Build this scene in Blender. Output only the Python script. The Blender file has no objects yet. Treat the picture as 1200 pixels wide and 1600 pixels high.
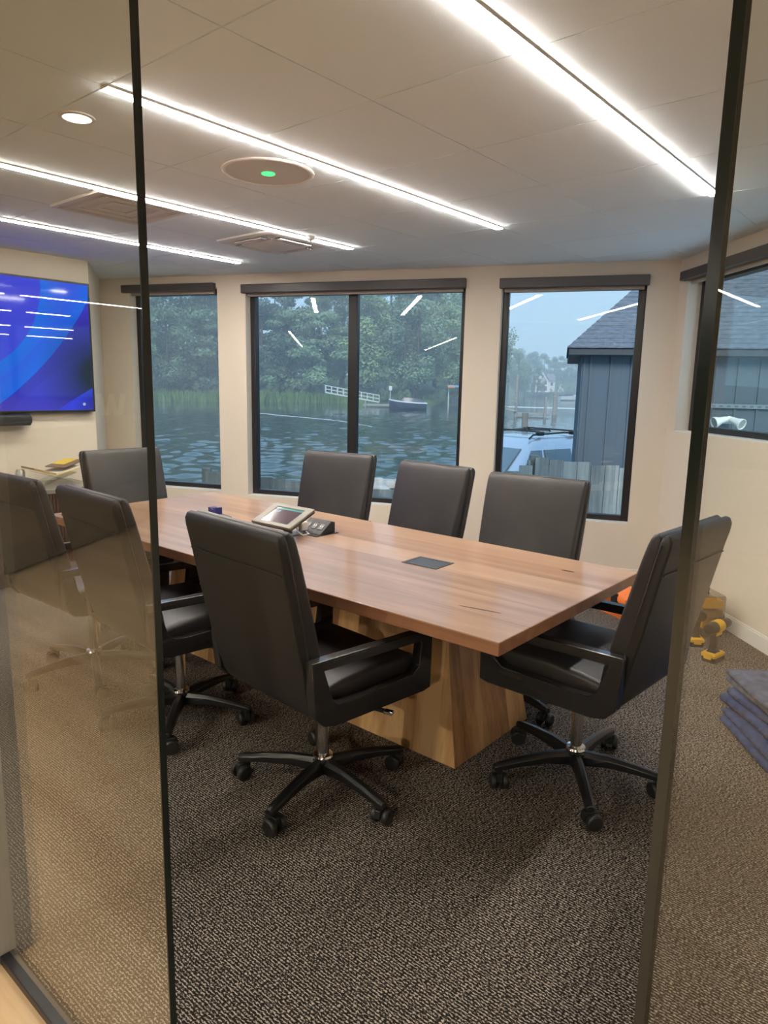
import bpy, bmesh, math, random
from mathutils import Vector, Matrix
random.seed(7)
SC = bpy.context.scene
COL = SC.collection
PI = math.pi

# ------------------------------------------------------------------ camera
CAM_H = 1.45
def cam_axes(pitch, roll, yaw):
    p, r, y = map(math.radians, (pitch, roll, yaw))
    fwd = Vector((math.cos(y)*math.cos(p), math.sin(y)*math.cos(p), -math.sin(p)))
    right = Vector((math.sin(y), -math.cos(y), 0))
    up = right.cross(fwd)
    return right*math.cos(r)+up*math.sin(r), -right*math.sin(r)+up*math.cos(r), fwd
cr, cu, cf = cam_axes(10.16, 1.173, 40.02)
cd = bpy.data.cameras.new('camera'); cam = bpy.data.objects.new('camera', cd); COL.objects.link(cam)
cam.matrix_world = Matrix(((cr.x, cu.x, -cf.x, 0), (cr.y, cu.y, -cf.y, 0), (cr.z, cu.z, -cf.z, CAM_H), (0, 0, 0, 1)))
cd.sensor_fit = 'VERTICAL'; cd.sensor_height = 36; cd.lens = 1086.7/1600*36
cd.clip_start = 0.02; cd.clip_end = 3000
SC.camera = cam
# ------------------------------------------------------------------ colour management
SC.view_settings.view_transform = 'Standard'
SC.view_settings.look = 'None'
SC.view_settings.gamma = 1
SC.view_settings.use_curve_mapping = False
SC.view_settings.exposure = 0.0
SC.cycles.use_denoising = True
SC.cycles.max_bounces = 10
SC.cycles.transparent_max_bounces = 24
SC.cycles.caustics_reflective = False
SC.cycles.caustics_refractive = False
SC.cycles.sample_clamp_indirect = 6
# ------------------------------------------------------------------ sky and lamps
STRIP_POWER = 114.0
STRIP_COLOR = (1.0, 0.93, 0.84)
SKY_POWER = 1.62
FILL_POWER = 175.0
SUN_POWER = 3.6
HAZE_DENSITY = 0.0032
w = bpy.data.worlds.new('sky'); SC.world = w; w.use_nodes = True
nt = w.node_tree; nt.nodes.clear()
wo = nt.nodes.new('ShaderNodeOutputWorld'); bg = nt.nodes.new('ShaderNodeBackground')
tc = nt.nodes.new('ShaderNodeTexCoord'); sx = nt.nodes.new('ShaderNodeSeparateXYZ'); rp = nt.nodes.new('ShaderNodeValToRGB')
nz = nt.nodes.new('ShaderNodeTexNoise'); nz.inputs['Scale'].default_value = 3.0; nz.inputs['Detail'].default_value = 4
ad = nt.nodes.new('ShaderNodeMath'); ad.operation = 'MULTIPLY_ADD'; ad.inputs[1].default_value = 0.12
nt.links.new(tc.outputs['Generated'], sx.inputs[0]); nt.links.new(tc.outputs['Generated'], nz.inputs['Vector'])
nt.links.new(nz.outputs['Fac'], ad.inputs[0]); nt.links.new(sx.outputs['Z'], ad.inputs[2]); nt.links.new(ad.outputs[0], rp.inputs[0])
e = rp.color_ramp.elements
e[0].position = 0.02; e[0].color = (0.46, 0.70, 0.90, 1)
e[1].position = 0.6; e[1].color = (0.34, 0.60, 0.95, 1)
m_ = rp.color_ramp.elements.new(0.22); m_.color = (0.38, 0.64, 0.94, 1)
nt.links.new(rp.outputs[0], bg.inputs['Color']); bg.inputs['Strength'].default_value = SKY_POWER
nt.links.new(bg.outputs[0], wo.inputs[0])
sd = bpy.data.lights.new('hazy_sun', 'SUN'); sd.energy = SUN_POWER; sd.angle = math.radians(25); sd.color = (1, .93, .84)
so = bpy.data.objects.new('hazy_sun', sd); COL.objects.link(so)
so.rotation_euler = Vector((math.cos(math.radians(38)), math.sin(math.radians(38)), -.80)).to_track_quat('-Z', 'Y').to_euler()

# ------------------------------------------------------------------ material helpers
def N(nt, t, **kw):
    n = nt.nodes.new(t)
    for k, v in kw.items():
        if hasattr(n, k): setattr(n, k, v)
        else: n.inputs[k].default_value = v
    return n
def mat(name, color, rough=0.5, metal=0.0, bump=None, var=None, spec=0.5, coat=0, emit=None, trans=0):
    """bump=(scale,strength[,stretch xyz]); var=(scale, amount, stretch) multiplies the colour by a noise"""
    m = bpy.data.materials.new(name); m.use_nodes = True
    nt = m.node_tree; b = nt.nodes['Principled BSDF']
    b.inputs['Base Color'].default_value = (*color, 1); b.inputs['Roughness'].default_value = rough
    b.inputs['Metallic'].default_value = metal; b.inputs['Specular IOR Level'].default_value = spec
    b.inputs['Coat Weight'].default_value = coat
    if trans: b.inputs['Transmission Weight'].default_value = trans
    if emit:
        b.inputs['Emission Color'].default_value = (*emit[0], 1); b.inputs['Emission Strength'].default_value = emit[1]
    def tex(scale, stretch):
        tc = N(nt, 'ShaderNodeTexCoord'); mp = N(nt, 'ShaderNodeMapping'); mp.inputs['Scale'].default_value = stretch or (1, 1, 1)
        nz = N(nt, 'ShaderNodeTexNoise'); nz.inputs['Scale'].default_value = scale; nz.inputs['Detail'].default_value = 5
        nt.links.new(tc.outputs['Object'], mp.inputs[0]); nt.links.new(mp.outputs[0], nz.inputs['Vector']); return nz
    if var:
        nz = tex(var[0], var[2] if len(var) > 2 else None)
        mr = N(nt, 'ShaderNodeMapRange'); mr.inputs[1].default_value = .3; mr.inputs[2].default_value = .7
        mr.inputs[3].default_value = 1-var[1]; mr.inputs[4].default_value = 1+var[1]
        mx = N(nt, 'ShaderNodeMix', data_type='RGBA', blend_type='MULTIPLY'); mx.inputs[0].default_value = 1
        mx.inputs[6].default_value = (*color, 1)
        nt.links.new(nz.outputs['Fac'], mr.inputs[0]); nt.links.new(mr.outputs[0], mx.inputs[7]); nt.links.new(mx.outputs[2], b.inputs['Base Color'])
    if bump:
        nz = tex(bump[0], bump[2] if len(bump) > 2 else None)
        bp = N(nt, 'ShaderNodeBump'); bp.inputs['Strength'].default_value = bump[1]; bp.inputs['Distance'].default_value = 0.01
        nt.links.new(nz.outputs['Fac'], bp.inputs['Height']); nt.links.new(bp.outputs[0], b.inputs['Normal'])
    return m
def wood(name, cols, grain, boards=None, rough=0.4, spec=0.5, rot=(0, 0, 0), coat=0.0):
    """grain: axis index along the grain; boards=(axis,width) gives each board its own tone"""
    m = bpy.data.materials.new(name); m.use_nodes = True
    nt = m.node_tree; L = nt.links; b = nt.nodes['Principled BSDF']
    b.inputs['Roughness'].default_value = rough; b.inputs['Specular IOR Level'].default_value = spec; b.inputs['Coat Weight'].default_value = coat
    tc = N(nt, 'ShaderNodeTexCoord'); mp = N(nt, 'ShaderNodeMapping'); mp.inputs['Rotation'].default_value = rot
    L.new(tc.outputs['Object'], mp.inputs[0])
    off = None
    sp = N(nt, 'ShaderNodeSeparateXYZ'); L.new(mp.outputs[0], sp.inputs[0])
    vec = mp.outputs[0]
    if boards:
        dv = N(nt, 'ShaderNodeMath', operation='DIVIDE'); dv.inputs[1].default_value = boards[1]; L.new(sp.outputs[boards[0]], dv.inputs[0])
        fl = N(nt, 'ShaderNodeMath', operation='FLOOR'); L.new(dv.outputs[0], fl.inputs[0])
        wn = N(nt, 'ShaderNodeTexWhiteNoise', noise_dimensions='1D'); L.new(fl.outputs[0], wn.inputs['W'])
        va = N(nt, 'ShaderNodeVectorMath', operation='MULTIPLY_ADD'); va.inputs[1].default_value = (9, 9, 9)
        L.new(wn.outputs['Color'], va.inputs[0]); L.new(vec, va.inputs[2]); vec = va.outputs[0]
        off = wn
    mp2 = N(nt, 'ShaderNodeMapping'); s = [1, 1, 1]; s[grain] = 0.07; mp2.inputs['Scale'].default_value = s; L.new(vec, mp2.inputs[0])
    n1 = N(nt, 'ShaderNodeTexNoise'); n1.inputs['Scale'].default_value = 7; n1.inputs['Detail'].default_value = 6; n1.inputs['Distortion'].default_value = 1.2
    n2 = N(nt, 'ShaderNodeTexNoise'); n2.inputs['Scale'].default_value = 90; n2.inputs['Detail'].default_value = 3
    L.new(mp2.outputs[0], n1.inputs['Vector']); L.new(mp2.outputs[0], n2.inputs['Vector'])
    mx = N(nt, 'ShaderNodeMath', operation='MULTIPLY_ADD'); mx.inputs[1].default_value = 0.25; L.new(n2.outputs['Fac'], mx.inputs[0]); L.new(n1.outputs['Fac'], mx.inputs[2])
    val = mx.outputs[0]
    if off:
        m3 = N(nt, 'ShaderNodeMath', operation='MULTIPLY_ADD'); m3.inputs[1].default_value = 0.3; L.new(off.outputs['Value'], m3.inputs[0]); L.new(val, m3.inputs[2])
        m4 = N(nt, 'ShaderNodeMath', operation='SUBTRACT'); m4.inputs[1].default_value = 0.15; L.new(m3.outputs[0], m4.inputs[0]); val = m4.outputs[0]
    cr_ = N(nt, 'ShaderNodeValToRGB'); L.new(val, cr_.inputs[0])
    es = cr_.color_ramp.elements
    es[0].position = 0.38; es[0].color = (*cols[0], 1); es[1].position = 0.82; es[1].color = (*cols[-1], 1)
    if len(cols) == 3:
        x = es.new(0.6); x.color = (*cols[1], 1)
    L.new(cr_.outputs[0], b.inputs['Base Color'])
    return m
def glass(name, tint, edge=False):
    """clear pane: Schlick mirror over a tinted see-through layer"""
    m = bpy.data.materials.new(name); m.use_nodes = True
    nt = m.node_tree; L = nt.links; nt.nodes.clear()
    out = N(nt, 'ShaderNodeOutputMaterial'); mx = N(nt, 'ShaderNodeMixShader'); tr = N(nt, 'ShaderNodeBsdfTransparent'); gl = N(nt, 'ShaderNodeBsdfGlossy')
    tr.inputs['Color'].default_value = (*tint, 1); gl.inputs['Roughness'].default_value = 0.0; gl.inputs['Color'].default_value = (1, 1, 1, 1)
    ge = N(nt, 'ShaderNodeNewGeometry'); dt = N(nt, 'ShaderNodeVectorMath', operation='DOT_PRODUCT')
    L.new(ge.outputs['Normal'], dt.inputs[0]); L.new(ge.outputs['Incoming'], dt.inputs[1])
    ab = N(nt, 'ShaderNodeMath', operation='ABSOLUTE'); L.new(dt.outputs['Value'], ab.inputs[0])
    sb = N(nt, 'ShaderNodeMath', operation='SUBTRACT'); sb.inputs[0].default_value = 1; L.new(ab.outputs[0], sb.inputs[1])
    pw = N(nt, 'ShaderNodeMath', operation='POWER'); pw.inputs[1].default_value = 5; L.new(sb.outputs[0], pw.inputs[0])
    ma = N(nt, 'ShaderNodeMath', operation='MULTIPLY_ADD'); ma.inputs[1].default_value = 0.96; ma.inputs[2].default_value = 0.04; L.new(pw.outputs[0], ma.inputs[0])
    L.new(ma.outputs[0], mx.inputs[0]); L.new(tr.outputs[0], mx.inputs[1]); L.new(gl.outputs[0], mx.inputs[2]); L.new(mx.outputs[0], out.inputs[0])
    return m
def emissive(name, color, power):
    m = bpy.data.materials.new(name); m.use_nodes = True
    nt = m.node_tree; nt.nodes.clear()
    o = N(nt, 'ShaderNodeOutputMaterial'); e = N(nt, 'ShaderNodeEmission'); e.inputs[0].default_value = (*color, 1); e.inputs[1].default_value = power
    nt.links.new(e.outputs[0], o.inputs[0]); return m
def leaf_mat(name, c1, c2):
    m = bpy.data.materials.new(name); m.use_nodes = True
    nt = m.node_tree; L = nt.links; b = nt.nodes['Principled BSDF']; b.inputs['Roughness'].default_value = 0.7; b.inputs['Specular IOR Level'].default_value = 0.2
    tc = N(nt, 'ShaderNodeTexCoord'); nz = N(nt, 'ShaderNodeTexNoise'); nz.inputs['Scale'].default_value = 0.9; nz.inputs['Detail'].default_value = 4
    oi = N(nt, 'ShaderNodeObjectInfo'); ad = N(nt, 'ShaderNodeMath', operation='MULTIPLY_ADD'); ad.inputs[1].default_value = 0.5
    L.new(tc.outputs['Object'], nz.inputs['Vector']); L.new(oi.outputs['Random'], ad.inputs[0]); L.new(nz.outputs['Fac'], ad.inputs[2])
    cr_ = N(nt, 'ShaderNodeValToRGB'); cr_.color_ramp.elements[0].position = 0.35; cr_.color_ramp.elements[1].position = 1.0
    cr_.color_ramp.elements[0].color = (*c1, 1); cr_.color_ramp.elements[1].color = (*c2, 1)
    L.new(ad.outputs[0], cr_.inputs[0]); L.new(cr_.outputs[0], b.inputs['Base Color']); return m

# ------------------------------------------------------------------ mesh builder
class MB:
    def __init__(s): s.v = []; s.f = []; s.mi = []; s.k = 0; s.X = Matrix.Identity(4)
    def pt(s, p): s.v.append(tuple(s.X @ Vector(p))); return len(s.v)-1
    def face(s, ids): s.f.append(tuple(ids)); s.mi.append(s.k)
    def box(s, x0, x1, y0, y1, z0, z1, M=None):
        i = [s.pt((M @ Vector(p)) if M else p) for p in ((x0,y0,z0),(x1,y0,z0),(x1,y1,z0),(x0,y1,z0),(x0,y0,z1),(x1,y0,z1),(x1,y1,z1),(x0,y1,z1))]
        for q in ((3,2,1,0),(4,5,6,7),(0,1,5,4),(1,2,6,5),(2,3,7,6),(3,0,4,7)): s.face([i[k] for k in q])
    def loft(s, rings, cap=True, closed=True):
        ids = [[s.pt(p) for p in r] for r in rings]; n = len(ids[0])
        for a, b in zip(ids, ids[1:]):
            for k in range(n if closed else n-1): s.face((a[k], a[(k+1) % n], b[(k+1) % n], b[k]))
        if cap: s.face(ids[0][::-1]); s.face(ids[-1])
    def prism(s, poly, a, b, axis=2):
        """polygon of 2D points extruded along axis from a to b"""
        def P(p, h):
            return {2: (p[0], p[1], h), 1: (p[0], h, p[1]), 0: (h, p[0], p[1])}[axis]
        s.loft([[P(p, a) for p in poly], [P(p, b) for p in poly]])
    def ring(s, outer, inner, a, b, axis=1):
        def P(p, h): return {2: (p[0], p[1], h), 1: (p[0], h, p[1]), 0: (h, p[0], p[1])}[axis]
        n = len(outer)
        R = [[s.pt(P(p, h)) for p in q] for q, h in ((outer, a), (outer, b), (inner, b), (inner, a))]
        for i in range(4):
            A, B = R[i], R[(i+1) % 4]
            for k in range(n): s.face((A[k], A[(k+1) % n], B[(k+1) % n], B[k]))
    def tube(s, pts, r, n=8, cap=True):
        pts = [Vector(p) for p in pts]; rings = []; rr = r if isinstance(r, (list, tuple)) else [r]*len(pts)
        for i, p in enumerate(pts):
            d = (pts[min(i+1, len(pts)-1)]-pts[max(i-1, 0)]).normalized()
            u = d.cross(Vector((0, 0, 1)) if abs(d.z) < .95 else Vector((1, 0, 0))).normalized(); v = d.cross(u)
            rings.append([p+(u*math.cos(2*PI*k/n)+v*math.sin(2*PI*k/n))*rr[i] for k in range(n)])
        s.loft(rings, cap)
    def lathe(s, prof, n=24, c=(0, 0), M=None):
        rings = []
        for r, z in prof:
            ring = [Vector((c[0]+r*math.cos(2*PI*k/n), c[1]+r*math.sin(2*PI*k/n), z)) for k in range(n)]
            rings.append([M @ p for p in ring] if M else ring)
        s.loft(rings)
    def bar(s, a, b, w, h):
        """rectangular bar from a to b, width w (horizontal) and height h"""
        a = Vector(a); b = Vector(b); d = (b-a).normalized(); u = d.cross(Vector((0, 0, 1)))
        if u.length < 1e-4: u = Vector((1, 0, 0))
        u.normalize(); v = u.cross(d)
        s.loft([[p+u*(i*w/2)+v*(j*h/2) for i, j in ((-1,-1),(1,-1),(1,1),(-1,1))] for p in (a, b)])
    def build(s, name, mats, parent=None, bevel=0, seg=2, smooth=35, subsurf=0):
        me = bpy.data.meshes.new(name); me.from_pydata(s.v, [], s.f)
        for m in (mats if isinstance(mats, (list, tuple)) else [mats]): me.materials.append(m)
        me.polygons.foreach_set('material_index', s.mi)
        bm = bmesh.new(); bm.from_mesh(me); bmesh.ops.recalc_face_normals(bm, faces=bm.faces); bm.to_mesh(me); bm.free()
        if smooth:
            me.polygons.foreach_set('use_smooth', [True]*len(me.polygons)); me.set_sharp_from_angle(angle=math.radians(smooth))
        o = bpy.data.objects.new(name, me); COL.objects.link(o)
        if parent: o.parent = parent
        if bevel:
            b = o.modifiers.new('bevel', 'BEVEL'); b.width = bevel; b.segments = seg; b.limit_method = 'ANGLE'; b.angle_limit = math.radians(40)
            b.harden_normals = False
        if subsurf:
            b = o.modifiers.new('sub', 'SUBSURF'); b.levels = b.render_levels = subsurf
        return o
def tag(o, label=None, cat=None, group=None, kind=None):
    if label: o['label'] = label
    if cat: o['category'] = cat
    if group: o['group'] = group
    if kind: o['kind'] = kind
    return o
def thing(name, label, cat, loc=(0, 0, 0), rz=0, group=None, kind=None):
    o = bpy.data.objects.new(name, None); COL.objects.link(o); o.location = loc; o.rotation_euler = (0, 0, rz)
    o.empty_display_size = 0.1
    return tag(o, label, cat, group, kind)
def copy_tree(o, parent=None):
    c = o.copy(); COL.objects.link(c)
    if parent: c.parent = parent
    for ch in list(o.children): copy_tree(ch, c)
    return c
def rrect(hw, hh, r, n=4):
    """rounded rectangle outline, 2D"""
    r = min(r, hw*.99, hh*.99); out = []
    for cx, cy, a0 in ((hw-r, hh-r, 0), (-hw+r, hh-r, 90), (-hw+r, -hh+r, 180), (hw-r, -hh+r, 270)):
        for k in range(n+1):
            a = math.radians(a0+90*k/n); out.append((cx+r*math.cos(a), cy+r*math.sin(a)))
    return out

# ------------------------------------------------------------------ materials
M = {}
M['wall'] = mat('cream_paint', (0.72, 0.635, 0.53), 0.75, bump=(60, .04), spec=.25)
M['trim'] = mat('white_trim', (0.78, 0.76, 0.72), 0.45)
M['ceil'] = mat('ceiling_tile', (0.82, 0.89, 0.95), 0.9, bump=(260, .12), spec=.1)
M['black_frame'] = mat('black_window_frame', (0.012, 0.011, 0.012), 0.38)
M['bronze'] = mat('bronze_valance', (0.075, 0.07, 0.072), 0.45, metal=.3)
M['hem'] = mat('shade_fabric', (0.36, 0.31, 0.27), 0.8, bump=(400, .2))
M['leather'] = mat('black_leather', (0.024, 0.0215, 0.022), 0.44, bump=(230, .10), var=(6, .2))
M['leather_shell'] = mat('black_leather_shell', (0.014, 0.0128, 0.0128), 0.50, bump=(260, .08), var=(5, .2))
M['arm'] = wood('black_stained_wood', [(0.008, .008, .008), (0.017, .016, .016), (0.030, .028, .027)], 0, rough=.24, coat=.3)
M['chrome'] = mat('chrome', (0.75, 0.74, 0.73), 0.12, metal=1)
M['black_metal'] = mat('black_metal', (0.010, 0.010, 0.011), 0.32)
M['rubber'] = mat('black_plastic', (0.012, 0.012, 0.012), 0.5)
M['table_top'] = wood('hickory_top', [(0.20, 0.110, 0.064), (0.30, 0.178, 0.112), (0.37, 0.24, 0.16)], 1, boards=(0, .18), rough=.30, coat=.25)
M['table_edge'] = wood('hickory_edge', [(0.25, 0.115, 0.06), (0.36, 0.175, 0.095), (0.44, 0.225, 0.125)], 1, rough=.4)
M['pedestal'] = wood('hickory_planks', [(0.27, 0.13, 0.055), (0.52, 0.30, 0.13), (0.68, 0.44, 0.22)], 2, boards=(1, .115), rough=.42)
M['pedestal_end'] = wood('hickory_planks_end', [(0.24, 0.115, 0.05), (0.48, 0.265, 0.115), (0.64, 0.40, 0.19)], 2, boards=(0, .15), rough=.42)
M['knot'] = mat('dark_knot', (0.045, 0.02, 0.014), 0.5)
M['oak'] = wood('oak_floor', [(0.42, 0.27, 0.14), (0.56, 0.39, 0.22), (0.66, 0.48, 0.29)], 1, boards=(0, .16), rough=.32)
M['desk'] = wood('grey_walnut', [(0.035, 0.026, 0.019), (0.06, .046, .032), (0.085, .065, .046)], 0, boards=(2, .12), rough=.5)
M['paint_dark'] = mat('lobby_paint', (0.17, 0.16, 0.145), 0.8)
M['grey_paint'] = mat('grey_jamb_paint', (0.40, 0.39, 0.36), 0.6)
M['pane'] = glass('window_glass', (0.94, 0.985, 0.985))
M['partition'] = glass('partition_glass', (0.955, 0.965, 0.935))
M['glass_edge'] = mat('dark_glass_edge', (0.010, 0.017, 0.016), 0.18)
M['strip'] = emissive('led_strip', STRIP_COLOR, STRIP_POWER)
M['lobby_strip'] = emissive('lobby_led_strip', STRIP_COLOR, STRIP_POWER*.4)
M['strip_body'] = mat('strip_housing', (0.75, .74, .72), .5)
M['white_plastic'] = mat('white_plastic', (0.72, 0.70, 0.67), 0.5)
M['grille'] = mat('grey_grille', (0.66, 0.64, 0.64), 0.7, bump=(500, .2))
M['green_led'] = emissive('green_led', (0.10, 1.0, 0.25), 1.6)
M['downlight'] = emissive('downlight_lens', (1.0, .97, .85), 2.5)

def carpet():
    m = bpy.data.materials.new('carpet'); m.use_nodes = True
    nt = m.node_tree; L = nt.links; b = nt.nodes['Principled BSDF']; b.inputs['Roughness'].default_value = 0.95; b.inputs['Specular IOR Level'].default_value = 0.1
    tc = N(nt, 'ShaderNodeTexCoord')
    def nz(sc, scale, detail=2):
        mp = N(nt, 'ShaderNodeMapping'); mp.inputs['Scale'].default_value = sc; L.new(tc.outputs['Object'], mp.inputs[0])
        n = N(nt, 'ShaderNodeTexNoise'); n.inputs['Scale'].default_value = scale; n.inputs['Detail'].default_value = detail; L.new(mp.outputs[0], n.inputs['Vector']); return n
    a = nz((1.0, .42, 1), 330, 1); c = nz((1, 1, 1), 75, 2)
    wv = N(nt, 'ShaderNodeTexWave', wave_type='BANDS', bands_direction='X'); wv.inputs['Scale'].default_value = 36; wv.inputs['Distortion'].default_value = 0.6; wv.inputs['Detail Scale'].default_value = 4
    L.new(tc.outputs['Object'], wv.inputs['Vector'])
    s1 = N(nt, 'ShaderNodeMath', operation='MULTIPLY_ADD'); s1.inputs[1].default_value = .22; L.new(wv.outputs['Fac'], s1.inputs[0]); L.new(a.outputs['Fac'], s1.inputs[2])
    s2 = N(nt, 'ShaderNodeMath', operation='MULTIPLY_ADD'); s2.inputs[1].default_value = .26; L.new(c.outputs['Fac'], s2.inputs[0]); L.new(s1.outputs[0], s2.inputs[2])
    r = N(nt, 'ShaderNodeValToRGB'); L.new(s2.outputs[0], r.inputs[0]); es = r.color_ramp.elements
    es[0].position = .62; es[0].color = (0.008, 0.0065, 0.006, 1); es[1].position = .91; es[1].color = (0.38, 0.335, 0.29, 1)
    x = es.new(.76); x.color = (0.032, 0.0255, 0.022, 1)
    # carpet tiles: each 0.61 m square a slightly different tone
    sp = N(nt, 'ShaderNodeVectorMath', operation='DIVIDE'); sp.inputs[1].default_value = (.61, .61, 1); L.new(tc.outputs['Object'], sp.inputs[0])
    fl = N(nt, 'ShaderNodeVectorMath', operation='FLOOR'); L.new(sp.outputs[0], fl.inputs[0])
    wn = N(nt, 'ShaderNodeTexWhiteNoise', noise_dimensions='2D'); L.new(fl.outputs[0], wn.inputs['Vector'])
    mr = N(nt, 'ShaderNodeMapRange'); mr.inputs[3].default_value = .82; mr.inputs[4].default_value = 1.18; L.new(wn.outputs['Value'], mr.inputs[0])
    mx = N(nt, 'ShaderNodeMix', data_type='RGBA', blend_type='MULTIPLY'); mx.inputs[0].default_value = 1
    L.new(r.outputs[0], mx.inputs[6]); L.new(mr.outputs[0], mx.inputs[7]); L.new(mx.outputs[2], b.inputs['Base Color'])
    bp = N(nt, 'ShaderNodeBump'); bp.inputs['Strength'].default_value = .6; bp.inputs['Distance'].default_value = .004; L.new(s1.outputs[0], bp.inputs['Height']); L.new(bp.outputs[0], b.inputs['Normal'])
    return m
M['carpet'] = carpet()

# ------------------------------------------------------------------ room shell
CEIL = 2.39
A = Vector((5.33, 1.75, 0))                      # back right corner
TB = Vector((-0.3763, 0.9265, 0)); NB = Vector((0.9265, 0.3763, 0))      # back wall: along, outward
TR = Vector((-0.714, -0.700, 0)).normalized(); NR = Vector((0.70, -0.714, 0)).normalized()
def frame(o, t, n):   # local x along the wall, y outward, z up
    return Matrix(((t.x, n.x, 0, o.x), (t.y, n.y, 0, o.y), (0, 0, 1, 0), (0, 0, 0, 1)))
FB = frame(A, TB, NB); FR = frame(A, TR, NR)
def wall(name, F, s0, s1, openings, thick=.2, m='wall'):
    mb = MB(); mb.X = F; cur = s0
    for (a, b, z0, z1) in sorted(openings):
        mb.box(cur, a, 0, thick, 0, CEIL+.02); mb.box(a, b, 0, thick, 0, z0); mb.box(a, b, 0, thick, z1, CEIL+.02); cur = b
    mb.box(cur, s1, 0, thick, 0, CEIL+.02)
    return tag(mb.build(name, M[m], smooth=0), kind='structure')
W3 = (0.216, 1.272, 0.448, 2.25); W2 = (1.556, 3.502, 0.455, 2.26); W1 = (3.782, 4.70, 0.472, 2.285); W4 = (0.125, 2.25, 1.18, 2.25)
SB = 5.03                                        # length of the back wall
wall('wall_back', FB, -.25, SB, [W1, W2, W3])
wall('wall_right', FR, 0, 4.2, [W4])
# left facet between the back wall and the screen wall
CL = A+TB*SB; P2 = Vector((2.89, 5.56, 0)); tl = (P2-CL); ll = tl.length; tl.normalize(); nl = Vector((-tl.y, tl.x, 0))
if nl.y < 0: nl = -nl
wall('wall_facet', frame(CL, tl, nl), -.1, ll+.0, [])
mb = MB(); mb.box(.57, 2.89, 5.56, 5.76, 0, CEIL+.02); tag(mb.build('wall_screen', M['wall'], smooth=0), kind='structure')
mb = MB(); mb.box(.50, .60, 1.70, 1.80, 0, 2.62); tag(mb.build('trim_1', M['grey_paint'], bevel=.003), kind='structure')
mb = MB(); mb.box(.57, .582, 1.80, 5.56, 0, 2.62); tag(mb.build('wall_left', M['partition'], smooth=0), kind='structure')
mb = MB(); mb.box(.50, .60, 5.56, 5.76, 0, 2.62); tag(mb.build('trim_2', M['grey_paint'], bevel=.003), kind='structure')
ER = A+TR*4.2
mb = MB(); mb.box(.62, ER.x+.2, ER.y-.2, ER.y, 0, CEIL+.02); tag(mb.build('wall_front', M['wall'], smooth=0), kind='structure')
def clip(o, pts):
    """cut away what lies outside the walls' outer faces"""
    bm = bmesh.new(); bm.from_mesh(o.data)
    for co, no in pts:
        bmesh.ops.bisect_plane(bm, geom=bm.verts[:]+bm.edges[:]+bm.faces[:], plane_co=co, plane_no=no, clear_outer=True)
    bm.to_mesh(o.data); bm.free()
CUTS = [(A+NB*.18, NB), (A+NR*.18, NR), (Vector((.585, 0, 0)), Vector((-1, 0, 0))), (Vector((0, 6.75, 0)), Vector((0, 1, 0)))]
mb = MB(); mb.box(.57, 6.2, -1.2, 6.8, -.1, 0); fl = mb.build('floor', M['carpet'], smooth=0); clip(fl, CUTS); tag(fl, kind='structure')
XL = [.06, .67, 1.28, 1.89, 2.495, 3.10, 3.71, 4.32, 4.93, 5.54, 6.15]
YL = [-1.25, -.67, -.09, .5, 1.085, 1.675, 2.285, 2.86, 3.43, 3.99, 4.55, 5.12, 5.7, 6.3, 6.9]
mb = MB(); g = .003
for i in range(len(XL)-1):
    for j in range(len(YL)-1): mb.box(XL[i]+g, XL[i+1]-g, YL[j]+g, YL[j+1]-g, CEIL, CEIL+.02)
mb.box(XL[0], XL[-1], YL[0], YL[-1], CEIL+.006, CEIL+.12)
ce = mb.build('ceiling', M['ceil'], smooth=0); clip(ce, CUTS); tag(ce, kind='structure')
mb = MB(); mb.box(-14.3, 6.2, -7.3, 19.3, 2.62, 2.75); o = mb.build('roof', M['ceil'], smooth=0); clip(o, CUTS[:2]); tag(o, kind='structure')
# baseboards
def baseboard(name, F, s0, s1):
    mb = MB(); mb.X = F; mb.box(s0, s1, -.014, 0, 0, .085); mb.box(s0, s1, -.009, 0, .085, .095)
    tag(mb.build(name, M['trim'], smooth=0), kind='structure')
baseboard('baseboard_back', FB, 0.012, SB); baseboard('baseboard_right', FR, 0.012, 4.2)
baseboard('baseboard_facet', frame(CL, tl, nl), 0, ll)
mb = MB(); mb.box(.6, 2.89, 5.546, 5.56, 0, .09); tag(mb.build('baseboard_screen', M['trim'], smooth=0), kind='structure')

# windows: black frames set back in the openings
def window(name, F, o, mullions=(), ins=.085, fw=.045, left=None, right=None):
    a, b, z0, z1 = o; mb = MB(); mb.X = F; d0, d1 = ins, ins+.075; lw = left or fw; rw = right or fw
    mb.box(a, a+rw, d0, d1, z0, z1); mb.box(b-lw, b, d0, d1, z0, z1); mb.box(a+rw, b-lw, d0, d1, z0, z0+.045); mb.box(a+rw, b-lw, d0, d1, z1-.045, z1)
    for c in mullions: mb.box(c-.04, c+.04, d0+.005, d1, z0+.045, z1-.045)
    fr = tag(mb.build(name, M['black_frame'], bevel=.004), kind='structure')
    bd = [a+rw]+[x for c in mullions for x in (c-.04, c+.04)]+[b-lw]
    for k in range(0, len(bd), 2):
        g = MB(); g.X = F; g.box(bd[k], bd[k+1], d0+.03, d0+.036, z0+.045, z1-.045); g.build('pane', M['pane'], fr, smooth=0)
    sl = MB(); sl.X = F; sl.box(a, b, .002, d0, z0-.001, z0+.006); sl.build('sill', M['trim'], fr, smooth=0)
    return fr
window('window_1', FB, W1); window('window_2', FB, W2, (2.535,)); window('window_3', FB, W3, right=.055); window('window_4', FR, W4, (1.6,), ins=.1)
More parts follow.
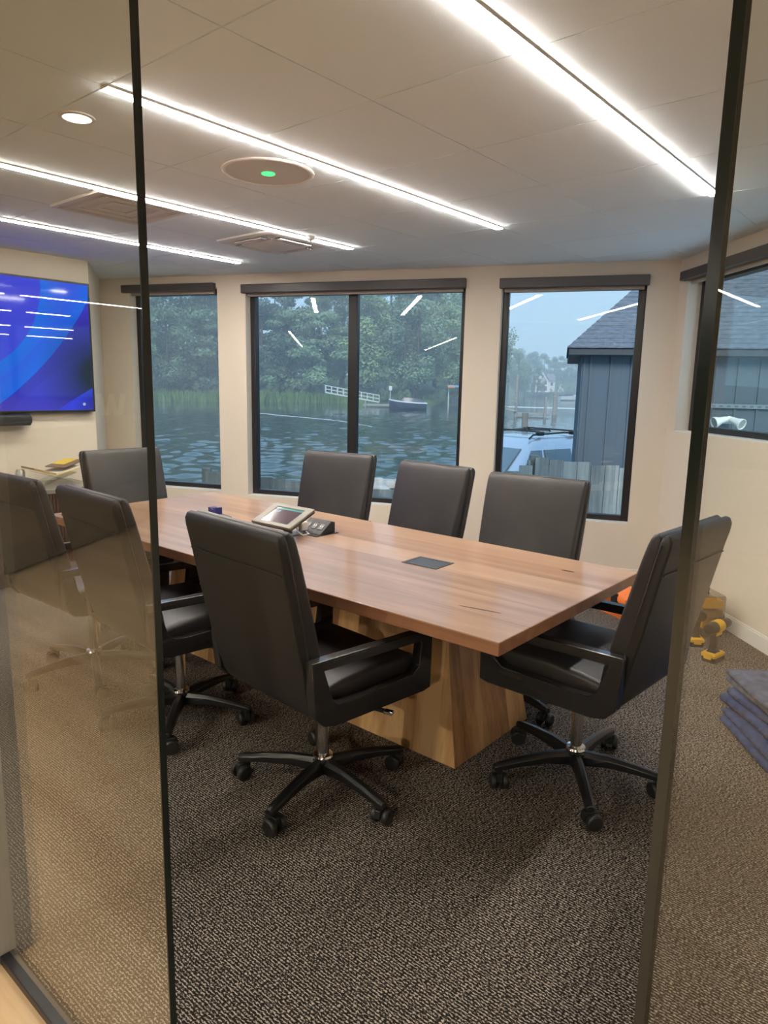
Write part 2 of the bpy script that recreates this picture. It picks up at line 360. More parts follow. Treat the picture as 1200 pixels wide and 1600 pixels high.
# roller shade cassettes
def shade(F, s0, s1, z0, z1, label):
    t = thing('roller_shade', label, 'window shade', F @ Vector(((s0+s1)/2, 0, z0)), math.atan2(F[1][0], F[0][0]), 'roller shades above the windows')
    h = (s1-s0)/2
    sg = -1 if (F[0][0]*F[1][1]-F[0][1]*F[1][0]) > 0 else 1   # side of the room in the shade's own axes
    mb = MB(); mb.box(-h, h, min(0, sg*.05), max(0, sg*.05), 0, z1-z0); mb.build('valance', M['bronze'], t, bevel=.004)
    mb = MB(); mb.box(-h+.03, h-.03, -sg*.045 if -sg*.045 < -sg*.02 else -sg*.02, max(-sg*.045, -sg*.02), -.022, .03); mb.build('hem_bar', M['hem'], t, bevel=.003)
shade(FB, .203, 1.286, 2.216, 2.289, 'bronze roller shade cassette above the right back window with the sky in it')
shade(FB, 1.55, 3.522, 2.228, 2.300, 'long bronze roller shade cassette above the double window')
shade(FB, 3.793, 4.757, 2.257, 2.322, 'bronze roller shade cassette above the narrow left window')
shade(FR, .092, 2.3, 2.228, 2.290, 'bronze roller shade cassette above the window on the right wall')

# ------------------------------------------------------------------ glass front: fixed panel and open door leaf
t = thing('glass_partition', 'fixed clear glass panel with a dark edge left of the doorway', 'glass panel', (.57, .944, 0))
mb = MB(); mb.box(0, .012, .003, .76, .012, 2.385); mb.build('pane', M['partition'], t, smooth=0)
mb = MB(); mb.box(0, .012, 0, .003, .012, 2.385); tag(mb.build('edge', M['glass_edge'], t, smooth=0), 'dark polished glass edge')
mb = MB(); mb.box(-.012, .022, 0, .76, 0, .022); mb.build('floor_track', M['black_frame'], t, bevel=.002)
t = thing('glass_side_panel', 'clear glass panel with a thick dark edge right of the doorway', 'glass panel', (.57, .168, 0))
mb = MB(); mb.box(0, .012, -1.35, -.009, .012, 2.385); mb.build('pane', M['partition'], t, smooth=0)
mb = MB(); mb.box(-.0005, .0125, -.009, 0, 0, 2.385); tag(mb.build('edge', M['glass_edge'], t, smooth=0), 'dark edge strip')
mb = MB(); mb.box(-.012, .022, -1.35, 0, 0, .02); mb.build('floor_track', M['black_frame'], t, bevel=.002)

# ------------------------------------------------------------------ corridor outside the glass
mb = MB(); mb.box(-14, .57, -7, 19, -.1, 0); tag(mb.build('floor_lobby', M['oak'], smooth=0), kind='structure')
mb = MB(); mb.box(-14, .583, -7, 19, 2.42, 2.61); tag(mb.build('ceiling_lobby', M['paint_dark'], smooth=0), kind='structure')
mb = MB(); mb.box(-14.2, -14, -7, 19, 0, 2.62); tag(mb.build('wall_lobby_left', M['paint_dark'], smooth=0), kind='structure')
mb = MB(); mb.box(-14, .62, -7.2, -7, 0, 2.62); tag(mb.build('wall_lobby_near', M['paint_dark'], smooth=0), kind='structure')
mb = MB(); mb.box(-14, .62, 19, 19.2, 0, 2.62); tag(mb.build('wall_lobby_far', M['paint_dark'], smooth=0), kind='structure')
mb = MB(); mb.box(.57, .62, -7, -1.2, 0, 2.62); mb.box(.57, .62, 5.76, 19, 0, 2.62); tag(mb.build('wall_lobby_right', M['grey_paint'], smooth=0), kind='structure')
mb = MB(); mb.prism([(-.45, .9), (-.30, .9), (-.17, .28), (-.06, .9), (.06, .9), (.17, .28), (.30, .9), (.45, .9), (.25, 0), (.10, 0), (0, .55), (-.10, 0), (-.25, 0)], -.06, 0, 1)
o = mb.build('wall_letter', M['white_plastic'], smooth=0); o.location = (-9.2, 18.99, .22); tag(o, 'large pale letter W on the lobby wall, seen faintly reflected in the left glass', 'letter sign')
t = thing('reception_desk', 'grey walnut reception desk reflected in the left glass panel', 'desk', (-1.4, 5.6, 0), math.radians(-32))
mb = MB(); mb.box(-2.2, 1.2, 0, .6, .05, 1.05); mb.build('body', M['desk'], t, bevel=.005)
mb = MB(); mb.box(-2.25, 1.25, -.05, .65, 1.05, 1.09); mb.build('counter', M['desk'], t, bevel=.005)
def strip_light(x0, x1, y, label, z=CEIL, m=None):
    t = thing('linear_ceiling_light', label, 'ceiling light', ((x0+x1)/2, y, z), 0, 'linear LED ceiling lights')
    h = (x1-x0)/2
    mb = MB(); mb.box(-h, h, -.0225, .0225, -.0085, 0); mb.build('housing', M['strip_body'], t, smooth=0)
    mb = MB()
    for a, b in ((-h+.004, -.0), (.002, h-.004)): mb.box(a, b, -.0215, .0215, -.0125, -.0085)
    mb.build('diffuser', m or M['strip'], t, bevel=.004)
    return t
strip_light(1.28, 3.70, 1.087, 'lit linear ceiling light nearest the glass door, first of the four')
strip_light(1.275, 3.73, 2.285, 'lit linear ceiling light passing beside the round ceiling unit, second of the four')
strip_light(1.28, 3.68, 3.43, 'lit linear ceiling light beside the ceiling air cassette, third of the four')
strip_light(1.28, 3.60, 4.545, 'lit linear ceiling light nearest the wall screen, last of the four')
for x0, x1, y in ((-4.25, -2.5, 8.6), (-2.3, -.5, 8.6), (-4.05, -3.43, 10.63), (-3.2, -1.6, 10.63), (-5.5, -4.62, 13.5), (-4.35, -2.7, 13.5), (-6.8, -5.8, 16.2), (-5.4, -3.8, 16.2), (-7.6, -2.9, 2.0), (-7.5, -2.4, 5.13)):
    o = strip_light(x0, x1, y, 'lit linear light in the lobby ceiling, seen only as a reflection in the glass', 2.42, M['lobby_strip']); o['group'] = 'linear lobby lights'
for k, (x, y, pw) in enumerate(((-.8, 1.25, .30), (-1.5, 3.0, .9), (-3.4, 2.3, 3.8), (-3.6, -1.4, 3.8))):  # unseen lamps added to brighten the lobby floor, carpet and table pedestal
    t = thing('added_fill_lamp', 'unseen round lamp added in the lobby ceiling to brighten the pedestal and carpet', 'ceiling light', (x, y, 2.42), 0, 'added unseen lobby lamps')
    mb = MB(); mb.lathe([(.06, 0), (.06, -.008), (.045, -.008), (.045, -.002)], 20); mb.build('trim_ring', M['white_plastic'], t)
    mb = MB(); mb.lathe([(.044, -.003), (.044, -.006)], 20); mb.build('lens', M['downlight'], t)
    ld = bpy.data.lights.new('added_fill_spot', 'SPOT'); ld.energy = FILL_POWER*pw; ld.color = (1, .90, .76); ld.spot_size = math.radians(168); ld.spot_blend = .5; ld.shadow_soft_size = .045
    lo = bpy.data.objects.new('added_fill_spot', ld); COL.objects.link(lo); lo.location = (x, y, 2.40)

# ------------------------------------------------------------------ ceiling fittings
t = thing('ceiling_speaker', 'large round white ceiling unit with a green status light', 'ceiling speaker', (2.2, 2.565, CEIL))
n = 40
mb = MB(); mb.lathe([(.206, 0), (.206, -.005), (.200, -.009), (.190, -.009), (.185, -.006), (.185, 0)], n); mb.build('rim', M['white_plastic'], t)
mb = MB(); mb.lathe([(.185, -.003), (.185, -.0065), (.001, -.007)], n); mb.build('grille', M['grille'], t)
mb = MB(); mb.lathe([(.030, -.007), (.030, -.011), (.013, -.011), (.013, -.007)], 20); tag(mb.build('status_light', M['green_led'], t), 'green ring shaped status light')
t = thing('recessed_downlight', 'small round glowing downlight in the ceiling near the left glass panel', 'ceiling light', (1.352, 2.622, CEIL))
mb = MB(); mb.lathe([(.062, 0), (.062, -.006), (.050, -.007), (.050, -.001)], 24); mb.build('trim_ring', M['white_plastic'], t)
mb = MB(); mb.lathe([(.050, -.002), (.050, -.006), (.001, -.0065)], 24); mb.build('lens', M['downlight'], t)
M['vent_dark'] = mat('vent_slot', (.16, .15, .15), .7)
t = thing('ceiling_air_cassette', 'square white four-way air cassette in the ceiling by the back windows', 'air vent', (3.24, 3.728, CEIL))
mb = MB(); h = .268
mb.loft([[(-a, -a, z), (a, -a, z), (a, a, z), (-a, a, z)] for a, z in ((h, 0), (h, -.012), (h-.02, -.02), (h-.03, -.02))]); mb.build('panel', M['white_plastic'], t, bevel=.002)
mb = MB(); mb.loft([[(-a, -a, z), (a, -a, z), (a, a, z), (-a, a, z)] for a, z in ((.15, -.02), (.15, -.03), (.14, -.034))]); mb.build('intake_grille', M['grille'], t)
for k in range(4):
    Mz = Matrix.Rotation(k*PI/2, 4, 'Z'); mb = MB(); mb.X = Mz
    mb.box(-.14, .14, .17, .225, -.024, -.0195); mb.k = 1; mb.box(-.135, .135, .177, .192, -.030, -.0235); mb.box(-.135, .135, .204, .219, -.030, -.0235)
    mb.build('louvre', [M['vent_dark'], M['white_plastic']], t)
t = thing('return_air_grille', 'square white ceiling diffuser crossed by the left glass panel edge', 'air vent', (2.14, 3.725, CEIL))
mb = MB(); h = .264
for a, b, z in ((h, h-.028, -.016), (h-.075, h-.11, -.012), (h-.16, h-.19, -.010)):
    mb.ring([(-a, -a), (a, -a), (a, a), (-a, a)], [(-b, -b), (b, -b), (b, b), (-b, b)], z, 0, 2)
mb.build('frame', M['white_plastic'], t, bevel=.002)
mb = MB(); mb.box(-h+.03, h-.03, -h+.03, h-.03, -.003, 0); mb.build('backing', M['grille'], t, smooth=0)
mb = MB(); mb.lathe([(.03, 0), (.028, -.02), (.012, -.026), (.004, -.034)], 14, (3.26, 3.40)); o = mb.build('sprinkler_head', M['white_plastic']); o.location = (0, 0, CEIL)
tag(o, 'tiny white sprinkler head on the ceiling above the left window pane', 'sprinkler')

# ------------------------------------------------------------------ conference table
TT = .742; TH = .043
t = thing('conference_table', 'long wooden conference table with a slanted plank pedestal in the middle of the room', 'table', (2.2, 2.38, 0))
def L2(p): return (p[0]-2.2, p[1]-2.38)
poly = [L2(p) for p in ((1.655, .953), (2.735, .953), (2.785, 3.83), (1.655, 3.745))]
mb = MB()
ids = [[mb.pt((*p, z)) for p in poly] for z in (TT-TH, TT)]
mb.face(ids[0][::-1]); mb.k = 0; mb.face(ids[1]); mb.k = 1
for k in range(4): mb.face((ids[0][k], ids[0][(k+1) % 4], ids[1][(k+1) % 4], ids[1][k]))
mb.build('tabletop', [M['table_top'], M['table_edge']], t, bevel=.003)
for (x, y, l, w_, a) in ((1.878, 1.159, .075, .0045, 1.75), (2.542, 1.169, .028, .007, 1.6)):
    mb = MB(); px, py = L2((x, y)); mb.X = Matrix.Translation((px, py, 0)) @ Matrix.Rotation(a, 4, 'Z')
    mb.loft([[(l*math.cos(q)*s_, w_*math.sin(q)*s_, z) for q in [2*PI*k/14 for k in range(14)]] for s_, z in ((1, TT-.001), (1, TT+.0004))]); mb.build('knot', M['knot'], t)
b0 = [L2(p) for p in ((2.085, 1.366), (2.655, 1.366), (2.655, 3.40), (2.085, 3.40))]; t0 = [(a+(.07 if i in (0, 3) else -.07), b+(.125 if i < 2 else -.125)) for i, (a, b) in enumerate(b0)]
mb = MB(); ids = [[mb.pt((*p, z)) for p in q] for q, z in ((b0, 0), (t0, TT-TH))]
for k in range(4):
    mb.k = 1 if k in (0, 2) else 0; mb.face((ids[0][k], ids[0][(k+1) % 4], ids[1][(k+1) % 4], ids[1][k]))
mb.k = 0; mb.face(ids[0][::-1]); mb.face(ids[1])
mb.build('pedestal', [M['pedestal'], M['pedestal_end']], t, bevel=.003)

# ------------------------------------------------------------------ office chairs
def sweep(mb, path, hw, hh, r=.02, n=4):
    """rounded-rectangle section along a path in the XZ plane; hw half width (Y), hh half thickness, per point"""
    path = [Vector((p[0], 0, p[1])) for p in path]; rings = []
    for i, p in enumerate(path):
        d = (path[min(i+1, len(path)-1)]-path[max(i-1, 0)]).normalized(); nrm = Vector((-d.z, 0, d.x))
        W = hw[i] if isinstance(hw, (list, tuple)) else hw; H = hh[i] if isinstance(hh, (list, tuple)) else hh
        rings.append([p+Vector((0, 1, 0))*a+nrm*b for a, b in rrect(W, H, r, n)])
    mb.loft(rings)
def arc(c, r, a0, a1, n):
    return [(c[0]+r*math.cos(math.radians(a0+(a1-a0)*k/n)), c[1]+r*math.sin(math.radians(a0+(a1-a0)*k/n))) for k in range(n+1)]
def make_chair():
    t = thing('office_chair', '', 'chair')
    # outer shell: under the seat, round the bottom, up the back, rolled over at the top
    p = [(.20, .420), (.05, .420), (-.15, .420)]+arc((-.168, .498), .078, 268, 190, 6)+[(-.262, .54), (-.280, .62), (-.308, .735), (-.330, .84), (-.352, .945), (-.364, .995), (-.367, 1.016), (-.364, 1.026), (-.358, 1.032)]
    hwid = [.235, .24, .24]+[.245]*7+[.250, .253, .256, .258, .259, .259, .258, .256, .252]
    mb = MB(); sweep(mb, p, hwid, [.014]*3+[.018]*7+[.018, .018, .018, .018, .018, .018, .018, .016, .010], .008, 3); mb.build('back_shell', M['leather_shell'], t, smooth=50)
    # back cushion in front of the shell
    p = [(-.205, .475), (-.222, .56), (-.252, .68), (-.271, .76), (-.296, .86), (-.318, .95), (-.330, .995), (-.335, 1.014), (-.339, 1.026), (-.344, 1.034)]
    mb = MB(); sweep(mb, p, [.235, .24, .245, .248, .251, .253, .253, .252, .251, .248], [.028, .031, .031, .029, .027, .0245, .023, .021, .017, .010], .014, 4); mb.build('back_cushion', M['leather'], t, smooth=60)
    # piping along the cushion's edges
    for s in (-1, 1):
        mb = MB(); mb.tube([(-.246, s*.246, .50), (-.268, s*.250, .62), (-.294, s*.253, .74), (-.322, s*.256, .86), (-.344, s*.258, .96), (-.356, s*.256, 1.01)], .005, 6); mb.build('piping', M['leather'], t)
    mb = MB(); mb.tube([(-.3665, -.25, .915), (-.3665, .25, .915)], .0022, 6); mb.build('seam', M['leather_shell'], t)
    # seat cushion
    p = [(.236, .470), (.232, .487), (.19, .500), (.0, .500), (-.12, .492), (-.19, .482)]
    mb = MB(); sweep(mb, p, [.225, .238, .242, .242, .242, .232], [.016, .026, .036, .040, .038, .030], .022, 4); mb.build('seat_cushion', M['leather'], t, smooth=60)
    # arm frames: closed loops of black wood
    out = [(-.283, .640), (.235, .624), (.248, .622), (.258, .600), (.254, .408), (.22, .402), (-.19, .412), (-.235, .424), (-.268, .46), (-.278, .56)]
    inn = [(-.234, .605), (.188, .592), (.197, .590), (.202, .58), (.192, .505), (.16, .482), (-.13, .478), (-.175, .482), (-.200, .505), (-.222, .57)]
    for s in (-1, 1):
        mb = MB(); mb.ring(out, inn, s*.247, s*.285, 1); mb.build('arm_frame', M['arm'], t, bevel=.003)
    # mechanism, gas column, collar
    mb = MB(); mb.box(-.12, .09, -.09, .09, .375, .403); mb.build('tilt_mechanism', M['black_metal'], t, bevel=.008)
    mb = MB(); mb.bar((-.02, -.08, .385), (.05, -.26, .375), .018, .010); lv = mb.build('lever', M['black_metal'], t, bevel=.002)
    mb = MB(); mb.bar((.05, -.26, .375), (.062, -.29, .373), .022, .013); tag(mb.build('lever_tip', M['chrome'], lv, bevel=.003), 'chrome lever tip')
    mb = MB(); mb.lathe([(.0215, .13), (.0215, .385)], 20); mb.build('gas_column', M['chrome'], t)
    mb = MB(); mb.lathe([(.028, .118), (.036, .120), (.038, .126), (.035, .133), (.022, .135)], 24); mb.build('collar', M['chrome'], t)
    mb = MB(); mb.lathe([(.034, .066), (.038, .075), (.038, .113), (.032, .120)], 24); hb = mb.build('hub', M['black_metal'], t)
    for k in range(5):
        R = Matrix.Rotation(2*PI*k/5, 4, 'Z'); mb = MB(); mb.X = R
        rings = []
        for x, zc, hw, hh in ((.03, .094, .021, .026), (.12, .101, .020, .020), (.22, .094, .0185, .016), (.305, .083, .017, .013), (.325, .079, .013, .010)):
            rings.append([(x, a, zc+b) for a, b in ((-hw, -hh), (hw, -hh), (hw, hh*.35), (hw*.45, hh), (-hw*.45, hh), (-hw, hh*.35))])
        mb.loft(rings); lg = mb.build('leg', M['black_metal'], t, bevel=.002)
        mb = MB(); ca = .5+1.7*k; C = R @ Vector((.305, 0, 0)); mb.X = Matrix.Translation((C.x, C.y, 0)) @ Matrix.Rotation(ca, 4, 'Z')
        mb.tube([(0, 0, .045), (0, 0, .078)], .009, 10)
        for s in (-1, 1): mb.lathe([(.010, s*.012), (.028, s*.012), (.030, s*.017), (.030, s*.028), (.024, s*.033), (.004, s*.034)], 20, (0, 0), Matrix.Translation((.012, 0, .030)) @ Matrix.Rotation(PI/2, 4, 'X'))
        mb.box(-.022, .03, -.011, .011, .030, .062)
        mb.build('caster', M['rubber'], lg, bevel=.002)
    return t
chair0 = make_chair()
G = 'black leather office chairs around the table'
base_angles = {}
chairs = [
 (1.662, 1.662, -5, 48, 'black leather office chair nearest the camera, its back to us before the tablet'),
 (1.63, 2.51, -4, 10, 'black leather office chair beside the nearest one, cut by the left glass edge'),
 (1.605, 3.225, 2, 30, 'farthest left black leather office chair, seen through the left glass below the screen'),
 (2.26, 3.70, 270, 20, 'black leather office chair at the far head of the table before the credenza'),
 (2.84, 2.99, 190, 5, 'black leather office chair at the window side, behind the tilted tablet'),
 (2.785, 2.30, 174, 15, 'middle black leather office chair of the three along the window side'),
 (2.715, 1.575, 184, 40, 'black leather office chair at the window side, before the right back window'),
 (2.34, .995, 86, -2, 'black leather office chair at the near table end, crossed by the glass door edge'),
]
for i, (x, y, a, base, lab) in enumerate(chairs):
    c = chair0 if i == 0 else copy_tree(chair0)
    c.location = (x, y, 0); c.rotation_euler = (0, 0, math.radians(a)); tag(c, lab, 'chair', G)
    for ch in c.children:
        if ch.name.split('.')[0] in ('leg',): ch.rotation_euler = (0, 0, math.radians(base-a))

# ------------------------------------------------------------------ things on the table
t = thing('tablet_stand', 'tilted tablet in a grey metal enclosure standing on the table', 'tablet', (2.20, 2.475, TT))
tilt = Matrix.Translation((-.005, 0, .093)) @ Matrix.Rotation(math.radians(-24), 4, 'Y')
M['alu'] = mat('brushed_grey_metal', (0.17, 0.155, 0.135), 0.4, metal=.3, bump=(300, .1, (1, 8, 1)))
M['screen_dark'] = mat('tablet_glass', (0.035, 0.02, 0.025), 0.08, spec=.6, emit=((.12, .07, .09), .5))
M['screen_bar'] = mat('tablet_bar', (0.03, 0.10, 0.10), 0.1, emit=((.08, .30, .28), .6))
M['icon'] = emissive('tablet_icon', (.75, .85, 1), .7)
mb = MB(); mb.X = tilt
mb.ring([(-.088, -.138), (.088, -.138), (.088, .138), (-.088, .138)], [(-.062, -.095), (.062, -.095), (.062, .095), (-.062, .095)], -.008, .006, 2); mb.build('bezel', M['alu'], t, bevel=.004)
mb = MB(); mb.X = tilt; mb.box(-.086, .086, -.136, .136, -.016, -.006); mb.build('back_plate', M['rubber'], t, bevel=.004)
mb = MB(); mb.X = tilt; mb.box(-.062, .062, -.095, .095, -.006, .002); sc = mb.build('screen', M['screen_dark'], t, smooth=0)
mb = MB(); mb.X = tilt; mb.box(.046, .060, -.092, .092, .002, .0024); mb.build('status_bar', M['screen_bar'], sc, smooth=0)
mb = MB(); mb.X = tilt; mb.box(.018, .038, .045, .062, .002, .0024); mb.box(.024, .034, .062, .076, .002, .0024); mb.build('icon', M['icon'], sc, smooth=0)
mb = MB(); mb.bar((.03, 0, .004), (-.004, 0, .085), .05, .014); mb.build('stand_arm', M['alu'], t, bevel=.003)
mb = MB(); mb.box(-.05, .07, -.06, .06, 0, .006); mb.build('base', M['alu'], t, bevel=.002)
M['cable'] = mat('white_cable', (0.72, .68, .62), .5)
t = thing('power_box', 'open black pop-up power box with outlets beside the tablet', 'power outlet', (2.345, 2.405, TT))
mb = MB(); mb.box(-.075, .075, -.085, .085, 0, .003); mb.build('flange', M['black_metal'], t, bevel=.001)
mb = MB(); mb.prism([(-.045, .003), (.06, .003), (.06, .055), (.035, .062)], -.075, .075, 1); bd = mb.build('housing', M['rubber'], t, bevel=.003)
M['socket'] = mat('socket_grey', (.10, .095, .09), .4)
for y in (-.045, .0, .045):
    mb = MB(); mb.X = Matrix.Translation((-.004, y, .034)) @ Matrix.Rotation(math.radians(-36), 4, 'Y'); mb.box(-.018, .018, -.014, .014, -.004, .002)
    mb.k = 1; mb.box(-.002, .008, -.008, -.005, .002, .0026); mb.box(-.002, .008, .005, .008, .002, .0026)
    mb.build('outlet', [M['socket'], M['cable']], bd, bevel=.001)
t = thing('charger', 'white power adapter with a looped cord plugged in between tablet and power box', 'charger', (2.285, 2.44, TT))
mb = MB(); mb.box(-.02, .025, -.02, .02, .015, .058); mb.build('adapter', M['cable'], t, bevel=.005)
mb = MB(); mb.tube([(-.02, 0, .03), (-.04, -.015, .035), (-.055, -.03, .02), (-.04, -.05, .004), (.0, -.05, .004), (.01, -.02, .01)], .0035, 8); mb.build('cable', M['cable'], t)
t = thing('table_grommet', 'flush black hatch set into the tabletop near its window side', 'power outlet', (2.25, 1.648, TT), math.radians(2))
M['hatch'] = mat('black_hatch', (0.03, .032, .035), .35)
mb = MB(); mb.ring([(-.066, -.086), (.066, -.086), (.066, .086), (-.066, .086)], [(-.054, -.074), (.054, -.074), (.054, .074), (-.054, .074)], 0, .003, 2); mb.build('rim', M['hatch'], t, bevel=.001)
mb = MB(); mb.prism([(-.053, -.073), (.053, -.073), (.053, -.012), (.044, -.012), (.044, .012), (.053, .012), (.053, .073), (-.053, .073)], 0, .002, 2); mb.build('lid', M['hatch'], t, bevel=.0008)
M['navy'] = mat('navy_card', (0.012, 0.014, 0.12), .5)
t = thing('card_holder', 'small navy blue notched holder lying on the table behind the nearest chair', 'card holder', (2.27, 3.10, TT), math.radians(80))
mb = MB(); mb.prism([(-.03, 0), (.06, 0), (.06, .042), (.03, .042), (.026, .034), (-.002, .034), (-.006, .046), (-.03, .050)], -.02, .02, 1); mb.build('body', M['navy'], t, bevel=.002)
mb = MB(); mb.box(-.13, -.02, -.025, .025, 0, .012); tag(mb.build('tray', M['rubber'], t, bevel=.002), 'low black tray end')

# ------------------------------------------------------------------ wall screen and credenza
def tv_mat():
    m = bpy.data.materials.new('tv_picture'); m.use_nodes = True
    nt = m.node_tree; L = nt.links; b = nt.nodes['Principled BSDF']
    b.inputs['Base Color'].default_value = (.004, .004, .005, 1); b.inputs['Roughness'].default_value = .06; b.inputs['Emission Strength'].default_value = 1.0
    tc = N(nt, 'ShaderNodeTexCoord'); sp = N(nt, 'ShaderNodeSeparateXYZ'); L.new(tc.outputs['Object'], sp.inputs[0])
    def circ(cx, cz, r, w0, side=1):
        """soft band just inside (side 1) or outside (-1) a circle: 1 at the rim, 0 at w0 from it"""
        v = N(nt, 'ShaderNodeCombineXYZ'); L.new(sp.outputs['X'], v.inputs[0]); L.new(sp.outputs['Z'], v.inputs[1])
        d = N(nt, 'ShaderNodeVectorMath', operation='DISTANCE'); d.inputs[1].default_value = (cx, cz, 0); L.new(v.outputs[0], d.inputs[0])
        s = N(nt, 'ShaderNodeMath', operation='SUBTRACT'); L.new(d.outputs['Value'], s.inputs[0]); s.inputs[1].default_value = r
        mm = N(nt, 'ShaderNodeMath', operation='MULTIPLY'); mm.inputs[1].default_value = -side/w0; L.new(s.outputs[0], mm.inputs[0])   # 0 at rim -> 1 at w0
        gt = N(nt, 'ShaderNodeMath', operation='GREATER_THAN'); gt.inputs[1].default_value = 0; L.new(mm.outputs[0], gt.inputs[0])
        iv = N(nt, 'ShaderNodeMath', operation='SUBTRACT', use_clamp=True); iv.inputs[0].default_value = 1; L.new(mm.outputs[0], iv.inputs[1])
        pr = N(nt, 'ShaderNodeMath', operation='MULTIPLY'); L.new(gt.outputs[0], pr.inputs[0]); L.new(iv.outputs[0], pr.inputs[1]); return pr.outputs[0]
    cur = N(nt, 'ShaderNodeRGB'); cur.outputs[0].default_value = (.055, .075, .88, 1); col = cur.outputs[0]
    def over(fac, c, amt=1.0):
        nonlocal col
        m1 = N(nt, 'ShaderNodeMath', operation='MULTIPLY'); m1.inputs[1].default_value = amt; L.new(fac, m1.inputs[0])
        mx = N(nt, 'ShaderNodeMix', data_type='RGBA'); L.new(m1.outputs[0], mx.inputs[0]); L.new(col, mx.inputs[6]); mx.inputs[7].default_value = (*c, 1); col = mx.outputs[2]
    # local picture: x from -.88 (left) to .88 (right edge), z from -.5 to .5
    over(circ(-.22, .48, .73, .26, -1), (0.0, .19, 1.0), .95)
    over(circ(-1.12, 1.45, 2.14, .30, -1), (.035, .085, .95), .9)
    over(circ(-1.35, 1.62, 2.55, .22, 1), (0.0, .17, 1.0), .95)
    over(circ(-1.35, 1.62, 2.55, 1.6, -1), (.045, .04, .62), 1.0)
    over(circ(2.73, -3.13, 3.64, .55, 1), (.05, .055, .72), 1.0)
    over(circ(.93, -.20, .0, .50, -1), (.003, .003, .015), 1.3)
    over(circ(2.68, -3.69, 3.83, .9, 1), (.03, .06, .95), 1.0)
    over(circ(1.05, -.52, .0, .36, -1), (.006, .006, .03), 1.2)
    L.new(col, b.inputs['Emission Color']); return m
t = thing('wall_screen', 'large wall-mounted screen with a blue swirl picture seen through the left glass', 'television', (1.97, 5.50, 1.708))
mb = MB(); mb.box(-.89, .89, .012, .045, -.50, .50); mb.build('housing', M['rubber'], t, bevel=.004)
mb = MB(); mb.ring([(-.89, -.50), (.89, -.50), (.89, .50), (-.89, .50)], [(-.876, -.486), (.876, -.486), (.876, .486), (-.876, .486)], -.003, .014, 1); mb.build('bezel', M['black_metal'], t, bevel=.002)
mb = MB(); mb.box(-.876, .876, .0, .012, -.486, .486); mb.build('display', tv_mat(), t, smooth=0)
mb = MB(); mb.lathe([(.012, 0), (.012, .001)], 12, (.80, -.44)); o = mb.build('status_icon', M['icon'], t); o.matrix_local = Matrix.Rotation(PI/2, 4, 'X')
mb = MB(); mb.box(-.3, .3, .045, .06, -.2, .2); mb.build('wall_mount', M['black_metal'], t)
t = thing('soundbar', 'black conference soundbar on the wall below the screen', 'speaker', (1.75, 5.49, 1.155))
mb = MB(); mb.loft([[(x, a*1., b*1.) for a, b in rrect(.05*k, .042*k, .02)] for x, k in ((-.60, .7), (-.585, 1), (.57, 1), (.585, .7))]); mb.build('body', M['rubber'], t)
mb = MB(); mb.box(-.2, .2, .045, .07, -.03, .03); mb.build('bracket', M['black_metal'], t)

M['red_walnut'] = wood('red_walnut', [(0.035, .014, .010), (0.06, .024, .018), (0.09, .04, .028)], 2, rough=.45)
M['dark_stone'] = mat('dark_stone_top', (0.22, 0.20, 0.17), .25)
t = thing('credenza', 'low credenza with slatted dark red wood doors under the wall screen', 'cabinet', (2.0, 5.27, 0))
mb = MB(); mb.box(-.95, .62, -.225, .26, .06, .645); mb.build('body', M['red_walnut'], t, bevel=.003)
mb = MB(); mb.box(-.97, .64, -.25, .27, .645, .675); mb.build('countertop', M['dark_stone'], t, bevel=.003)
mb = MB(); mb.box(-.93, .60, -.18, .22, 0, .06); mb.build('plinth', M['rubber'], t)
for k in range(4):
    x0 = -.945+k*.391; mb = MB(); mb.box(x0+.003, x0+.386, -.235, -.225, .07, .64)
    for q in range(16): mb.box(x0+.008+q*.0235, x0+.022+q*.0235, -.245, -.235, .075, .635)
    mb.build('door', M['red_walnut'], t)
M['can'] = mat('drink_can', (.45, .44, .42), .3, metal=.7, var=(40, .5))
t = thing('drink_can', 'silver drink can standing on the credenza', 'can', (2.18, 5.36, .675))
mb = MB(); mb.lathe([(.024, 0), (.032, .008), (.033, .02), (.033, .105), (.026, .118), (.026, .122), (.001, .119)], 20); mb.build('body', M['can'], t)
mb = MB(); mb.lathe([(.022, .120), (.022, .1225)], 14); mb.build('lid', M['chrome'], t)
M['acrylic'] = glass('clear_acrylic', (.90, .92, .90))
t = thing('book_stand', 'clear acrylic V-shaped book stand on the credenza', 'stand', (2.40, 5.30, .675), math.radians(0))
mb = MB()
mb.prism([(-.15, .004), (-.145, .0), (.13, .085), (.128, .090)], -.10, .10, 1); mb.prism([(.15, .004), (.145, .0), (-.14, .10), (-.138, .105)], -.10, .10, 1)
mb.build('body', M['acrylic'], t, bevel=.001)
M['yellow'] = mat('yellow_cover', (.70, .50, .06), .35)
M['tan'] = mat('tan_cover', (.34, .22, .12), .35)
M['paper'] = mat('paper_edge', (.72, .66, .55), .7)
M['brown'] = mat('brown_cover', (.14, .08, .055), .35)
t = thing('open_book', 'thin open book with tan and yellow covers lying on the acrylic stand', 'book', (2.40, 5.30, .675))
mb = MB(); mb.prism([(-.19, .132), (-.03, .083), (-.03, .094), (-.19, .143)], -.11, .11, 1); mb.build('left_pages', [M['tan']], t, bevel=.001)
mb = MB(); mb.prism([(-.03, .083), (.16, .125), (.16, .136), (-.03, .094)], -.11, .11, 1); mb.build('right_pages', M['paper'], t, bevel=.001)
mb = MB(); mb.prism([(-.19, .130), (-.03, .079), (.17, .124), (.17, .126), (-.03, .083), (-.19, .132)], -.115, .115, 1); mb.build('cover', M['yellow'], t)
t = thing('magazine', 'brown and yellow magazine on top of the open book', 'magazine', (2.49, 5.30, .825), math.radians(18))
